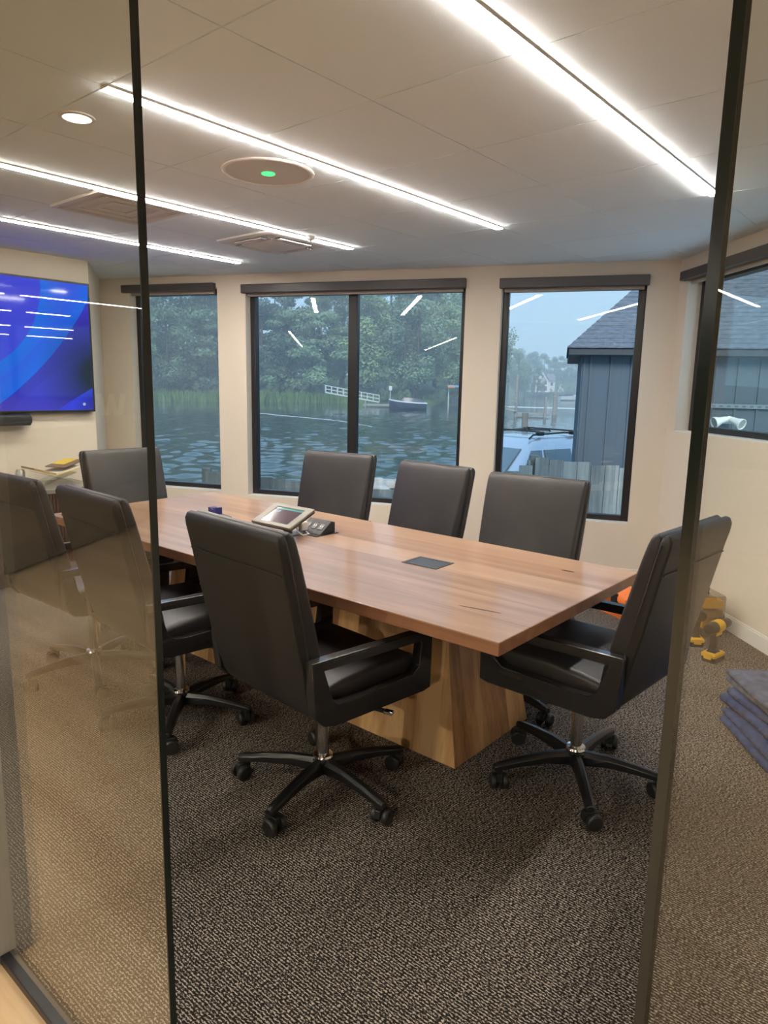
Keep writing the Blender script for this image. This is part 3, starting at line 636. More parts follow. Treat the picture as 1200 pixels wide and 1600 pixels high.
mb = MB(); mb.X = Matrix.Rotation(math.radians(-13), 4, 'Y'); mb.box(-.10, .10, -.10, .10, 0, .006); mb.build('pages', M['brown'], t, bevel=.001)
mb = MB(); mb.X = Matrix.Rotation(math.radians(-13), 4, 'Y'); mb.box(-.04, .095, -.03, .095, .006, .008); mb.build('cover_picture', M['yellow'], t)

# ------------------------------------------------------------------ tools and blankets on the floor
M['orange'] = mat('orange_plastic', (.80, .19, .035), .42)
t = thing('toolbox', 'bright orange plastic toolbox with a black latch on the carpet behind the end chair', 'toolbox', (4.50, 1.66, 0), math.radians(62))
mb = MB(); mb.loft([[(a, b, z) for a, b in rrect(.20*k, .15*k, .02)] for z, k in ((0, .93), (.10, 1.0), (.115, 1.0))]); mb.build('body', M['orange'], t, smooth=40)
mb = MB(); mb.loft([[(a, b, z) for a, b in rrect(.205*k, .155*q, .02)] for z, k, q in ((.116, 1.03, 1.03), (.145, 1.03, 1.03), (.185, .9, .82), (.19, .85, .75))]); mb.build('lid', M['orange'], t, smooth=40)
for x in (-.10, .10):
    for s in (1, -1):
        mb = MB(); mb.box(x-.025, x+.025, s*.150 if s > 0 else s*.172, s*.172 if s > 0 else s*.150, .06, .165); mb.build('latch', M['rubber'], t, bevel=.004)
mb = MB(); mb.tube([(-.07, 0, .186), (-.06, 0, .205), (.06, 0, .205), (.07, 0, .186)], .010, 10); mb.build('handle', M['rubber'], t)
M['dyellow'] = mat('tool_yellow', (.75, .42, .02), .4)
def drill(name, loc, rz, label, long):
    t = thing(name, label, 'power tool', loc, rz)
    mb = MB(); mb.loft([[(a, b, z) for a, b in rrect(.058*k, .040*k, .012)] for z, k in ((0, .95), (.012, 1.0), (.030, 1.0))]); mb.build('battery', M['rubber'], t)
    mb = MB(); mb.loft([[(a, b, z) for a, b in rrect(.060*k, .041*k, .012)] for z, k in ((.030, 1.0), (.044, 1.0), (.052, .85))])
    mb.box(-.064, -.05, -.02, .02, .02, .05)
    mb.build('battery_cap', M['dyellow'], t)
    mb = MB(); mb.loft([[(x+a, b, z) for a, b in rrect(.024*k, .018*k, .010)] for z, x, k in ((.05, .0, 1.5), (.065, -.002, 1.1), (.10, -.006, .95), (.14, -.008, 1.05), (.165, -.004, 1.3))]); mb.build('grip', M['rubber'], t)
    Mx = Matrix.Translation((0, 0, .193)) @ Matrix.Rotation(PI/2, 4, 'Y')
    mb = MB(); mb.lathe([(.012, -.085), (.028, -.080), (.033, -.06), (.034, -.02)], 18, M=Mx); mb.build('rear_cap', M['rubber'], t)
    mb = MB(); mb.lathe([(.034, -.02), (.036, -.012), (.036, .04), (.032, .05)], 18, M=Mx); mb.box(-.03, .03, -.024, .024, .150, .17); mb.build('motor_housing', M['dyellow'], t)
    mb = MB(); mb.lathe([(.030, .05), (.030, .07), (.026, .09), (.024, .11*long), (.012, .125*long), (.004, .13*long)], 18, M=Mx); mb.build('chuck', M['rubber'], t)
    mb = MB(); mb.box(.022, .036, -.008, .008, .125, .155); mb.build('trigger', M['rubber'], t, bevel=.003)
drill('impact_driver', (4.17, 1.10, 0), math.radians(35), 'yellow and black cordless driver standing on its battery against the parts case', 0.85)
drill('cordless_drill', (3.98, .945, 0), math.radians(-12), 'yellow and black cordless drill with a long chuck standing on its battery in front', 1.2)
M['clear_plastic'] = glass('smoky_clear_plastic', (.72, .70, .66))
t = thing('parts_case', 'parts organiser case with a clear lid and yellow bins by the right baseboard', 'storage case', (4.45, 1.145, 0), math.radians(46))
mb = MB(); mb.loft([[(a, b, z) for a, b in rrect(.13*k, .075*k, .015)] for z, k in ((0, .95), (.02, 1), (.05, 1))]); mb.build('base', M['rubber'], t)
for iz in range(3):
    for ix in range(3):
        mb = MB(); x = -.08+ix*.08; z = .055+iz*.062
        mb.ring([(x-.036, -.06), (x+.036, -.06), (x+.036, .06), (x-.036, .06)], [(x-.032, -.056), (x+.032, -.056), (x+.032, .056), (x-.032, .056)], z, z+.045, 2)
        mb.box(x-.036, x+.036, -.06, .06, z, z+.004)
        mb.build('bin', M['dyellow'] if (ix+iz) % 2 == 0 else M['tan'], t)
mb = MB(); mb.loft([[(a, b, z) for a, b in rrect(.13*k, .075*k, .015)] for z, k in ((.051, 1), (.24, 1), (.255, .95))]); mb.build('lid', M['clear_plastic'], t)
mb = MB(); mb.box(-.02, .02, -.086, -.076, .06, .2); mb.build('latch', M['rubber'], t, bevel=.003)
mb = MB(); mb.tube([(-.05, 0, .25), (-.045, 0, .285), (.045, 0, .285), (.05, 0, .25)], .008, 8); mb.build('handle', M['rubber'], t)
def quilt(name, base):
    m = mat(name, base, .9, var=(25, .35), spec=.1)
    nt = m.node_tree; b = nt.nodes['Principled BSDF']; tc = N(nt, 'ShaderNodeTexCoord')
    wv = N(nt, 'ShaderNodeTexWave', wave_type='BANDS', bands_direction='DIAGONAL'); wv.inputs['Scale'].default_value = 14; wv.inputs['Distortion'].default_value = 5; wv.inputs['Detail Scale'].default_value = 2
    bp = N(nt, 'ShaderNodeBump'); bp.inputs['Strength'].default_value = .3; bp.inputs['Distance'].default_value = .006
    nt.links.new(tc.outputs['Object'], wv.inputs['Vector']); nt.links.new(wv.outputs['Fac'], bp.inputs['Height']); nt.links.new(bp.outputs[0], b.inputs['Normal']); return m
M['blanket_blue'] = quilt('quilted_navy', (0.012, 0.050, 0.150)); M['blanket_grey'] = quilt('quilted_slate', (0.068, 0.09, 0.15))
def blanket(loc, rz, lx, ly, th, folds, m, label, seed):
    t = thing('moving_blanket', label, 'blanket', loc, rz, 'folded moving blankets')
    rnd = random.Random(seed); mb = MB(); h = th/folds; n = 44
    for k in range(folds):
        z = h*(k+.5); ox, oy = rnd.uniform(-.015, .015), rnd.uniform(-.012, .012); rings = []
        for i in range(n+1):
            q = -math.cos(PI*i/n); x = lx/2*q+ox; e_ = max(0., (abs(x-ox)-(lx/2-h*.6))/(h*.6)); ph = max(h*.05, h*.5*math.sqrt(max(0., 1-e_*e_)))
            sag = .004*math.sin(x*9+k*1.7+seed)
            rings.append([(x, a+oy+.006*math.sin(x*7+seed*2+k), z+b+sag+.003*math.sin(a*17+x*5+seed)) for a, b in rrect(ly/2-(h*.5-ph)*.4, ph, ph*.97, 6)])
        mb.loft(rings)
    mb.build('folded_cloth', m, t, smooth=80)
blanket((3.175, .395, 0), math.radians(38), .52, .42, .062, 2, M['blanket_blue'], 'bottom blue quilted blanket of the folded stack on the carpet', 1)
blanket((3.265, .415, .062), math.radians(43), .50, .40, .080, 2, M['blanket_blue'], 'middle blue quilted blanket of the folded stack on the carpet', 2)
blanket((3.305, .425, .142), math.radians(38), .50, .40, .055, 2, M['blanket_grey'], 'top slate blue blanket of the folded stack on the carpet', 3)

# ------------------------------------------------------------------ outdoors
DF = Vector((math.cos(math.radians(40)), math.sin(math.radians(40)), 0)); DR = Vector((DF.y, -DF.x, 0))
OUT = Matrix(((DR.x, DF.x, 0, 0), (DR.y, DF.y, 0, 0), (0, 0, 1, 0), (0, 0, 0, 1)))      # x = to the right, y = away, z up
OROT = math.atan2(DR.y, DR.x)
def op(l, d, z=0): return OUT @ Vector((l, d, z))
GZ = -1.1; WZ = -1.35
M['asphalt'] = mat('asphalt', (.16, .16, .16), .9, bump=(60, .3))
M['stone'] = mat('grey_stone', (.34, .33, .32), .85, bump=(12, .5), var=(5, .3))
def water_mat():
    m = bpy.data.materials.new('lake_water'); m.use_nodes = True
    nt = m.node_tree; L = nt.links; b = nt.nodes['Principled BSDF']
    b.inputs['Base Color'].default_value = (.018, .040, .040, 1); b.inputs['Roughness'].default_value = .05; b.inputs['IOR'].default_value = 1.33
    tc = N(nt, 'ShaderNodeTexCoord'); mp = N(nt, 'ShaderNodeMapping'); mp.inputs['Scale'].default_value = (.45, 1, 1)
    n = N(nt, 'ShaderNodeTexNoise'); n.inputs['Scale'].default_value = 1.6; n.inputs['Detail'].default_value = 3; n.inputs['Distortion'].default_value = .4
    n2 = N(nt, 'ShaderNodeTexNoise'); n2.inputs['Scale'].default_value = .035; n2.inputs['Detail'].default_value = 2
    L.new(tc.outputs['Object'], mp.inputs[0]); L.new(mp.outputs[0], n.inputs['Vector']); L.new(tc.outputs['Object'], n2.inputs['Vector'])
    mr = N(nt, 'ShaderNodeMapRange'); mr.inputs[1].default_value = .35; mr.inputs[2].default_value = .6; mr.inputs[3].default_value = .15; mr.inputs[4].default_value = .8; L.new(n2.outputs['Fac'], mr.inputs[0])
    bp = N(nt, 'ShaderNodeBump'); bp.inputs['Distance'].default_value = .05; L.new(n.outputs['Fac'], bp.inputs['Height']); L.new(mr.outputs[0], bp.inputs['Strength']); L.new(bp.outputs[0], b.inputs['Normal'])
    return m
rw = random.Random(5); WV = [(rw.uniform(.45, 1.7), rw.uniform(-1.0, 1.0), rw.uniform(0, 6.3)) for _ in range(22)]
def wave(l, d):
    a = max(0., min(1., (92-d)/60))
    return a*sum(.0072*wl*math.sin(2*PI/wl*(l*math.sin(th)+d*math.cos(th))+ph) for wl, th, ph in WV)
mb = MB(); g0 = 17.0; nd = 270; nl = 250
rows = []
for i in range(nd+1):
    d = 17+76*(i/nd)**1.25
    rows.append([mb.pt((-.50*d-4+(.98*d+8)*j/nl, d, WZ+wave(-.50*d-4+(.98*d+8)*j/nl, d))) for j in range(nl+1)])
for a_, b_ in zip(rows, rows[1:]):
    for j in range(nl): mb.face((a_[j], a_[j+1], b_[j+1], b_[j]))
def plate(pts): mb.face([mb.pt((l, d, WZ)) for l, d in pts])
plate(((-160, 17), (-12.5, 17), (-50.5, 93), (-160, 93))); plate(((12.16+4.5, 17), (260, 17), (260, 93), (44.64, 93))); plate(((-160, 93), (260, 93), (260, 900), (-160, 900)))
o = mb.build('lake', water_mat(), smooth=60); o.matrix_world = OUT; tag(o, 'wide rippled lake outside the back windows', 'water', kind='structure')
mb = MB(); mb.box(-12, 40, 6.6, 17, GZ-.5, GZ); mb.box(-12, 40, 16.6, 17.0, GZ-.6, GZ+.12); o = mb.build('ground', M['asphalt'], smooth=0); o.matrix_world = OUT; tag(o, kind='structure')
# stones along the water's edge
for k in range(18):
    rnd = random.Random(k+40); mb = MB(); r = rnd.uniform(.14, .24)
    rings = []
    for i in range(1, 7):
        a = PI*i/7-PI/2; rings.append([(r*1.3*math.cos(a)*math.cos(q)*(1+rnd.uniform(-.16, .16)), r*math.cos(a)*math.sin(q)*(1+rnd.uniform(-.16, .16)), r*.7*math.sin(a)) for q in [2*PI*j/9 for j in range(9)]])
    mb.loft(rings); o = mb.build('shore_stone', M['stone'], smooth=20); o.matrix_world = OUT @ Matrix.Translation((-.75+.28*(k % 9)+rnd.uniform(-.05, .05), 16.2+.45*(k//9), -1.0+.12*(k//9)+.04*(k % 3)))
    tag(o, 'rough grey stone on the shore behind the picket fence', 'stone', 'stones along the shore')
# weathered picket fences
M['picket'] = wood('weathered_picket', [(.13, .13, .125), (.22, .215, .205), (.32, .31, .29)], 2, boards=(0, .145), rough=.85)
def fence(label, spec, group='weathered picket fences'):
    """spec: (l0, d0, z0, l1, d1, z1): the top edge"""
    t = thing('picket_fence', label, 'fence', op(spec[0], spec[1], GZ), OROT, group)
    l0, d0, z0, l1, d1, z1 = spec; n = max(2, int(math.hypot(l1-l0, d1-d0)/.145)); mb = MB(); dl, dd = (l1-l0)/n, (d1-d0)/n
    ang = math.atan2(d1-d0, l1-l0)
    for k in range(n):
        x, y = dl*k, dd*k; z = z0+(z1-z0)*(k+.5)/n-GZ+random.uniform(-.012, .012)
        Mx = Matrix.Translation((x, y, 0)) @ Matrix.Rotation(ang, 4, 'Z'); ww = math.hypot(dl, dd)-.007
        mb.box(0, ww, -.009, .009, .03, z, Mx)
    mb.build('pickets', M['picket'], t, smooth=0)
    for hgt in (.25, .85):
        mb = MB(); a = Vector((0, .03, hgt)); b = Vector((l1-l0, d1-d0+.03, hgt)); mb.bar(a, b, .04, .08); mb.build('rail', M['picket'], t)
    for k in (0, n):
        mb = MB(); mb.box(dl*k-.045, dl*k+.045, dd*k+.02, dd*k+.11, 0, (z0 if k == 0 else z1)-GZ+.02); mb.build('post', M['picket'], t)
fence('low weathered picket fence along the bottom of the double window', (-1.95, 7.5, .52, .55, 7.5, .30))
fence('taller weathered picket fence in front of the dark shed in the right back window', (1.62, 7.5, .735, 3.6, 7.5, .56))
fence('sloping weathered fence piece in front of the silver car', (1.15, 7.45, .50, 1.60, 7.5, .68))

# dark shed with hip roof
M['siding'] = mat('dark_blue_siding', (.085, .112, .145), .75, bump=(30, .1))
M['shingle'] = mat('grey_shingle', (.115, .135, .165), .85, bump=(90, .5), var=(14, .35, (1, 3, 3)))
M['fascia'] = mat('dark_fascia', (.040, .050, .062), .6)
t = thing('shed', 'dark blue shed with vertical siding and a shingled hip roof outside the right windows', 'building', op(2.46, 9, GZ), OROT-math.radians(14))
mb = MB(); H = 1.92-GZ; mb.box(0, 9, 0, 2.6, 0, H)
mb.k = 1
mb.build('wall', [M['siding'], M['fascia']], t, smooth=0)
mb = MB()
for x in [.02, .10]+[.10+.245*k for k in range(1, 36)]: mb.box(x, x+.028, -.016, 0, 0, H)
mb.build('battens', M['siding'], t, smooth=0)
mb = MB(); E_ = .17
mb.box(-E_, 9.2, -E_, 2.6+E_, H-.03, H+.06); mb.build('eave_fascia', M['fascia'], t, bevel=.01)
mb = MB(); R = []
for k in range(26):      # courses of shingles stepping up the hip
    a = k*.056; z = H+.06+a; i0 = -E_-.02+a; i1 = i0+.070
    ring = lambda q, zz: [(q, q, zz), (9.2-q, q, zz), (9.2-q, 2.6-q, zz), (q, 2.6-q, zz)]
    ids = [[mb.pt(p) for p in ring(i0, z)], [mb.pt(p) for p in ring(i0, z+.016)], [mb.pt(p) for p in ring(min(i1, 1.29), z+.072)]]
    for u, v in ((0, 1), (1, 2)):
        for q in range(4): mb.face((ids[u][q], ids[u][(q+1) % 4], ids[v][(q+1) % 4], ids[v][q]))
mb.build('roof', M['shingle'], t, smooth=0)
mb = MB(); mb.box(1.0, 9, -.035, -.014, 1.285-GZ, 1.335-GZ)
mb.k = 1
for k in range(80): mb.box(1.05+k*.085, 1.09+k*.085, -.037, -.0351, 1.298-GZ, 1.318-GZ)
M['trim_blue'] = mat('grey_blue_trim', (.19, .23, .27), .7)
mb.build('trim_board', [M['trim_blue'], M['siding']], t, smooth=0)
M['lamp_white'] = mat('lamp_white', (.80, .80, .76), .4)
M['lamp_glass'] = mat('lamp_lens', (.35, .38, .36), .15)
t = thing('floodlight', 'white twin-head floodlight on the dark shed wall in the right-hand window', 'outdoor light', op(4.12, 8.52, 1.16), OROT-math.radians(14))
mb = MB(); mb.box(-.03, .07, -.05, .02, -.06, .02); mb.lathe([(.045, 0), (.045, .03), (.03, .04)], 14, M=Matrix.Translation((.02, -.05, -.01)) @ Matrix.Rotation(PI/2, 4, 'X')); mb.build('bracket', M['lamp_white'], t, bevel=.004)
for s, (ax, az) in ((-1, (-.10, .02)), (1, (.075, -.03))):
    d = Vector((s*.8 if s < 0 else .45, -.55 if s > 0 else -.35, -.25)).normalized(); q = Vector((0, 0, 1)).rotation_difference(d).to_matrix().to_4x4()
    Mx = Matrix.Translation((s*.02+.01, -.10, .0)) @ q
    mb = MB(); mb.lathe([(.012, 0), (.035, .01), (.04, .05), (.045, .09), (.066, .15), (.068, .175), (.060, .176), (.056, .165)], 20, M=Mx); hd = mb.build('lamp_head', M['lamp_white'], t)
    mb = MB(); mb.lathe([(.058, .160), (.058, .166), (.001, .169)], 20, M=Mx); mb.build('lens', M['lamp_glass'], hd)
# wagon wheel leaning on the shed
M['wheel'] = mat('weathered_wheel', (.05, .05, .05), .7)
t = thing('wagon_wheel', 'dark spoked wheel leaning outside the lower right corner of the right-hand window', 'wheel', op(4.60, 8.35, .72), OROT-math.radians(14))
mb = MB(); mb.lathe([(.30, -.02), (.30, .02), (.265, .02), (.265, -.02), (.30, -.0199)], 40, M=Matrix.Rotation(PI/2, 4, 'X')); mb.build('rim', M['wheel'], t)
for k in range(10):
    a = 2*PI*k/10+.2; mb = MB(); mb.tube([(.03*math.cos(a), 0, .03*math.sin(a)), (.275*math.cos(a), 0, .275*math.sin(a))], .011, 8); mb.build('spoke', M['wheel'], t)
mb = MB(); mb.lathe([(.045, -.05), (.05, -.02), (.05, .02), (.045, .05)], 16, M=Matrix.Rotation(PI/2, 4, 'X')); mb.build('hub', M['wheel'], t)
mb = MB(); mb.box(-.02, .02, -.02, .02, GZ-.72, -.25); mb.build('stand', M['wheel'], t)

# silver car behind the fence
M['car'] = mat('silver_paint', (.46, .50, .56), .25, metal=.55, coat=.6)
M['car_glass'] = mat('car_glass', (.10, .14, .17), .06, spec=.8)
t = thing('car', 'silver car with black roof racks parked behind the weathered fence', 'car', op(2.55, 12.6, GZ), OROT+math.radians(38))
# local x = forward to its tail (away right), y across (left = towards the left of the photo), near end at x=0
def prof(w_, pts): return pts
mb = MB(); secs = []
body = [(-.85, .35, .62, .80), (-.80, .30, .86, .88), (-.10, .28, .98, .92), (.3, .28, 1.0, .93), (2.2, .28, 1.02, .93), (3.2, .30, .98, .91), (3.4, .36, .80, .85)]
for x, zb, zt, hw in body: secs.append([(x, a*hw/.93+.93, (zb+zt)/2+b*(zt-zb)/2) for a, b in [(p[0], p[1]) for p in rrect(.93, 1.0, .22, 4)]])
mb.loft(secs); mb.build('body', M['car'], t, smooth=45)
mb = MB(); secs = []
for z, x0, x1, hw in ((.98, -.35, 3.1, .86), (1.25, -.02, 2.98, .78), (1.50, .28, 2.80, .70), (1.60, .40, 2.70, .66), (1.66, .58, 2.55, .60), (1.69, .9, 2.2, .50)):
    secs.append([((x0+x1)/2+a, b+.93, z) for a, b in rrect((x1-x0)/2, hw, .22, 5)])
mb.loft(secs); mb.build('cabin', M['car'], t, smooth=50)
mb = MB(); mb.loft([[(x, y+.93, z) for x, y, z in ((-.37, -.70, 1.02), (-.37, .70, 1.02), (.21, .60, 1.47), (.21, -.60, 1.47))], [(x, y+.93, z) for x, y, z in ((-.34, -.70, 1.02), (-.34, .70, 1.02), (.25, .60, 1.47), (.25, -.60, 1.47))]]); mb.build('windshield', M['car_glass'], t, smooth=0)
for s in (-1, 1):
    for x0, x1, u0, u1 in ((.05, .62, .38, .66), (.74, 1.55, .74, 1.52), (1.66, 2.6, 1.62, 2.45)):
        y0, y1 = .855, .735
        mb = MB(); q = [(x0, s*y0+.93, 1.05), (x1, s*y0+.93, 1.05), (u1, s*y1+.93, 1.44), (u0, s*y1+.93, 1.44)]
        mb.loft([[(a, b-s*.05, c) for a, b, c in q], [(a, b+s*.006, c) for a, b, c in q]]); mb.build('side_window', M['car_glass'], t, smooth=0)
    mb = MB(); mb.tube([(.45, s*.60+.93, 1.65), (.55, s*.60+.93, 1.72), (1.5, s*.58+.93, 1.745), (2.5, s*.60+.93, 1.70), (2.6, s*.60+.93, 1.63)], .018, 8); mb.build('roof_rail', M['rubber'], t)
    for x in (.75, 1.75):
        mb = MB(); mb.box(x-.07, x+.07, s*.60+.87, s*.60+.99, 1.70, 1.78); mb.build('rack_foot', M['rubber'], t, bevel=.02)
    for x in (.0, 2.6):
        mb = MB(); mb.lathe([(.10, -.1), (.33, -.1), (.35, -.07), (.35, .07), (.33, .1), (.10, .1)], 24, M=Matrix.Translation((x, s*.80+.93, .35)) @ Matrix.Rotation(PI/2, 4, 'X')); mb.build('wheel', M['rubber'], t)
    mb = MB(); mb.loft([[(.25+a*.5, s*.98+.93+b, z) for a, b in rrect(.07, .09, .03)] for z in (1.02, 1.16)]); mb.build('mirror', M['rubber'], t)
for x in (.75, 1.75):
    mb = MB(); mb.bar((x, -.60+.93, 1.775), (x, .60+.93, 1.775), .05, .03); mb.build('crossbar', M['rubber'], t, bevel=.01)

# lumber rail by the water
M['lumber'] = wood('fresh_lumber', [(.38, .17, .07), (.52, .26, .12), (.62, .36, .19)], 0, rough=.7)
t = thing('lumber_rail', 'fresh orange lumber rail with one tall post beyond the silver car', 'railing', op(2.85, 15.5, GZ), OROT)
mb = MB(); mb.box(.16, .28, -.04, .04, 0, .96-GZ); mb.build('post', M['picket'], t)
mb = MB(); mb.prism([(.2, .42-GZ), (2.2, .42-GZ), (2.2, .64-GZ), (.2, .50-GZ)], -.03, .03, 1); mb.build('rail', M['lumber'], t)
mb = MB(); mb.box(2.0, 2.1, .03, .12, 0, .6-GZ); mb.build('post', M['lumber'], t)

# boats, gangway, docks
M['hull'] = mat('dark_hull', (.035, .04, .075), .25)
M['white_boat'] = mat('boat_white', (.70, .73, .76), .35)
M['dock'] = wood('dock_wood', [(.20, .19, .17), (.29, .28, .26), (.38, .36, .33)], 0, rough=.8)
M['alu_white'] = mat('white_rail', (.62, .66, .68), .5)
def motorboat(l, d, rz, sc, label, hull):
    t = thing('motorboat', label, 'boat', op(l, d, WZ), OROT+rz, 'moored boats'); t.scale = (sc, sc, sc)
    mb = MB(); secs = []
    for x, hw, zt in ((-2.4, .95, .78), (-1.0, 1.05, .82), (.6, 1.0, .92), (1.7, .62, 1.05), (2.4, .06, 1.2)):
        secs.append([(x, -hw, zt), (x, -hw*.9, .25), (x, -hw*.3, -.2), (x, hw*.3, -.2), (x, hw*.9, .25), (x, hw, zt)])
    mb.loft(secs); mb.build('hull', hull, t, smooth=30)
    mb = MB(); secs = []
    for x, hw, zt in ((-2.45, .98, .78), (-1.0, 1.08, .82), (.6, 1.03, .92), (1.7, .66, 1.05), (2.46, .08, 1.2)): secs.append([(x, -hw, zt), (x, hw, zt), (x, hw, zt+.16), (x, -hw, zt+.16)])
    mb.loft(secs); mb.build('gunwale', M['white_boat'], t, smooth=30)
    mb = MB(); mb.loft([[(x, -hw, z0), (x, hw, z0), (x, hw*.8, z1), (x, -hw*.8, z1)] for x, hw, z0, z1 in ((-2.0, .85, .9, 1.25), (-.6, .9, .9, 1.5), (.5, .8, 1.0, 1.55), (1.1, .6, 1.05, 1.2))]); mb.build('boat_cover', M['hull'], t, smooth=30)
motorboat(2.75, 92, math.radians(186), 1.0, 'dark blue motorboat with a white gunwale moored in the double window', M['hull'])
t = thing('gangway', 'white railed gangway leading down to the floating dock in the double window', 'gangway', op(-5.6, 105, 0), OROT)
mb = MB(); a, b = Vector((-3.5, 0, .55)), Vector((4.5, 0, -.75)); mb.bar(a, b, 1.2, .15); mb.build('walkway', M['alu_white'], t)
for s in (-.6, .6):
    mb = MB()
    for hgt in (.5, 1.0): mb.bar(a+Vector((0, s, hgt)), b+Vector((0, s, hgt)), .06, .09)
    for k in range(10):
        p = a.lerp(b, k/9); mb.bar(p+Vector((0, s, 0)), p+Vector((0, s, 1.05)), .07, .07)
    mb.build('handrail', M['alu_white'], t)
def dock(l, d, w_, dep, label, posts):
    t = thing('floating_dock', label, 'dock', op(l, d, WZ), OROT, 'wooden docks on the lake')
    mb = MB(); mb.box(-w_/2, w_/2, 0, dep, .15, .42); mb.build('deck', M['dock'], t)
    for x, h in posts:
        mb = MB(); mb.tube([(x, -.1, -.3), (x, -.1, h)], .15, 10); mb.build('piling', M['dock'], t)
dock(-.6, 100, 5.5, 2.5, 'floating dock behind the dark motorboat', ((-2.4, .9),))
dock(15.5, 74, 3.4, 2.0, 'small floating platform with a piling in the right back window', ((1.2, 2.2), (-1.9, 4.4)))
t = thing('lake_gangway', 'railed wooden gangway at the left of the right back window', 'gangway', op(11.2, 74, 0), OROT)
mb = MB(); a, b = Vector((-3, 0, .3)), Vector((2.4, 0, -.7)); mb.bar(a, b, 1.0, .14); mb.build('walkway', M['dock'], t)
mb = MB()
for hgt in (.45, .9): mb.bar(a+Vector((0, -.5, hgt)), b+Vector((0, -.5, hgt)), .05, .07)
for k in range(7):
    p = a.lerp(b, k/6); mb.bar(p+Vector((0, -.5, 0)), p+Vector((0, -.5, .95)), .06, .06)
mb.build('handrail', M['dock'], t)
for l, d, h in ((19.55, 82, 2.7), (20.2, 84, 2.5)):
    mb = MB(); mb.tube([(0, 0, -.5), (0, 0, h)], .2, 10); o = mb.build('mooring_piling', M['dock']); o.matrix_world = OUT @ Matrix.Translation((l, d, WZ))
    tag(o, 'dark mooring piling standing in the lake in front of the white house', 'piling', 'mooring pilings before the white house')
motorboat(54, 210, .3, 1.3, 'small white boat moored below the white house', M['white_boat'])
motorboat(60.5, 215, -.2, 1.2, 'white boat at the right, next to the shed corner', M['white_boat'])
t = thing('boat_shelter', 'low boat shelter with a blue and orange canopy across the lake', 'shelter', op(13.9, 122, WZ), OROT)
M['canopy_blue'] = mat('canopy_blue', (.10, .35, .55), .6); M['canopy_orange'] = mat('canopy_orange', (.65, .25, .10), .6)
mb = MB(); mb.box(-3.4, 1.6, -1, 2.5, 3.0, 3.4); mb.build('canopy', M['canopy_blue'], t, bevel=.08)
mb = MB(); mb.box(-3.5, -2.2, -1.1, 2.4, 2.9, 3.3); mb.build('canopy_end', M['canopy_orange'], t, bevel=.08)
for x in (-3.2, 1.4):
    mb = MB(); mb.tube([(x, 0, -.3), (x, 0, 3.0)], .1, 8); mb.build('post', M['alu_white'], t)
mb = MB(); mb.loft([[(x, a, b) for a, b in ((-.9, .3), (.9, .3), (.9, 1.3), (-.9, 1.3))] for x in (-2.8, 1.2)]); mb.build('stored_boat', M['hull'], t)
mb = MB(); mb.box(-.26, .26, -.02, .02, 0, .7); mb.box(-.04, .04, -.05, -.02, -1.4, 0); o = mb.build('dock_sign', M['white_boat']); o.matrix_world = OUT @ Matrix.Translation((.62, 118, 1.0)); tag(o, 'small white sign on a post on the bank above the gangway', 'sign')
# pale strips: a foaming wake, and sky reflection painted over a smooth wake
M['foam_and_sky_sheen'] = mat('foam_and_sky_sheen', (.62, .68, .70), .6, bump=(3, .5))
for nm, lab, pts in (('boat_wake', 'thin pale boat wake across the lake in the double window', ((-15.5, 74, .5), (-10, 66, .5), (-4, 58, .35), (-1.0, 50, .2))), ('boat_wake', 'broad pale strip painting the sky reflection in a smooth boat wake, right back window', ((20, 118, 5), (28, 116, 7), (36, 112, 6), (46, 108, 5)))):
    mb = MB(); mb.loft([[(l, d-w_/2, WZ+.005), (l, d+w_/2, WZ+.005), (l, d+w_/2, WZ+.03), (l, d-w_/2, WZ+.03)] for l, d, w_ in pts]); o = mb.build(nm, M['foam_and_sky_sheen'], smooth=0); o.matrix_world = OUT; tag(o, lab, 'wake')

# far banks
M['bank'] = mat('grass_bank', (.060, .10, .028), .95, bump=(3, .6), var=(.6, .4))
mb = MB()
def bank(mb, pts, back, h):
    mb.loft([[(l, d, WZ-.4), (l, d+1.5, WZ+.6), (l, d+back*.3, WZ+h*.5), (l, d+back, WZ+h), (l, d+back, WZ-.4)] for l, d in pts])
bank(mb, ((-110, 96), (-60, 102), (-40, 106), (-20, 118), (-6, 124), (4, 122), (18, 132), (24, 145)), 90, 6)
bank(mb, ((-20, 330), (40, 318), (60, 300), (110, 290), (180, 280)), 160, 14)
o = mb.build('far_bank', M['bank'], smooth=40); o.matrix_world = OUT; tag(o, 'grassy far bank of the lake', 'ground', kind='structure')
def grass(l0, l1, d0, d1, n, seed, label):
    rnd = random.Random(seed); mb = MB()
    for k in range(n):
        l = rnd.uniform(l0, l1); f = (l-l0)/(l1-l0); d = d0+(d1-d0)*f+rnd.uniform(0, 5); h = rnd.uniform(.9, 2.1); a = rnd.uniform(0, PI); w_ = .16
        dx, dy = math.cos(a)*w_, math.sin(a)*w_; lx = rnd.uniform(-.4, .4)
        i = [mb.pt(p) for p in ((l-dx, d-dy, WZ), (l+dx, d+dy, WZ), (l+lx, d, WZ+h))]; mb.face(i)
    o = mb.build('marsh_grass', M['reed'], smooth=0); o.matrix_world = OUT; tag(o, label, 'grass', kind='stuff')
M['reed'] = leaf_mat('reed_green', (.07, .13, .03), (.16, .25, .06))
grass(-44, -8, 104, 119, 2600, 3, 'bright green marsh grass along the far bank under the trees')
grass(-8, 16, 122, 131, 1700, 4, 'pale green reeds behind the moored dark motorboat')
M['leaf_dark'] = leaf_mat('leaf_dark', (.050, .090, .075), (.22, .31, .18))
M['leaf_mid'] = leaf_mat('leaf_mid', (.065, .115, .075), (.29, .40, .19))
M['bark'] = mat('bark', (.07, .055, .045), .9)
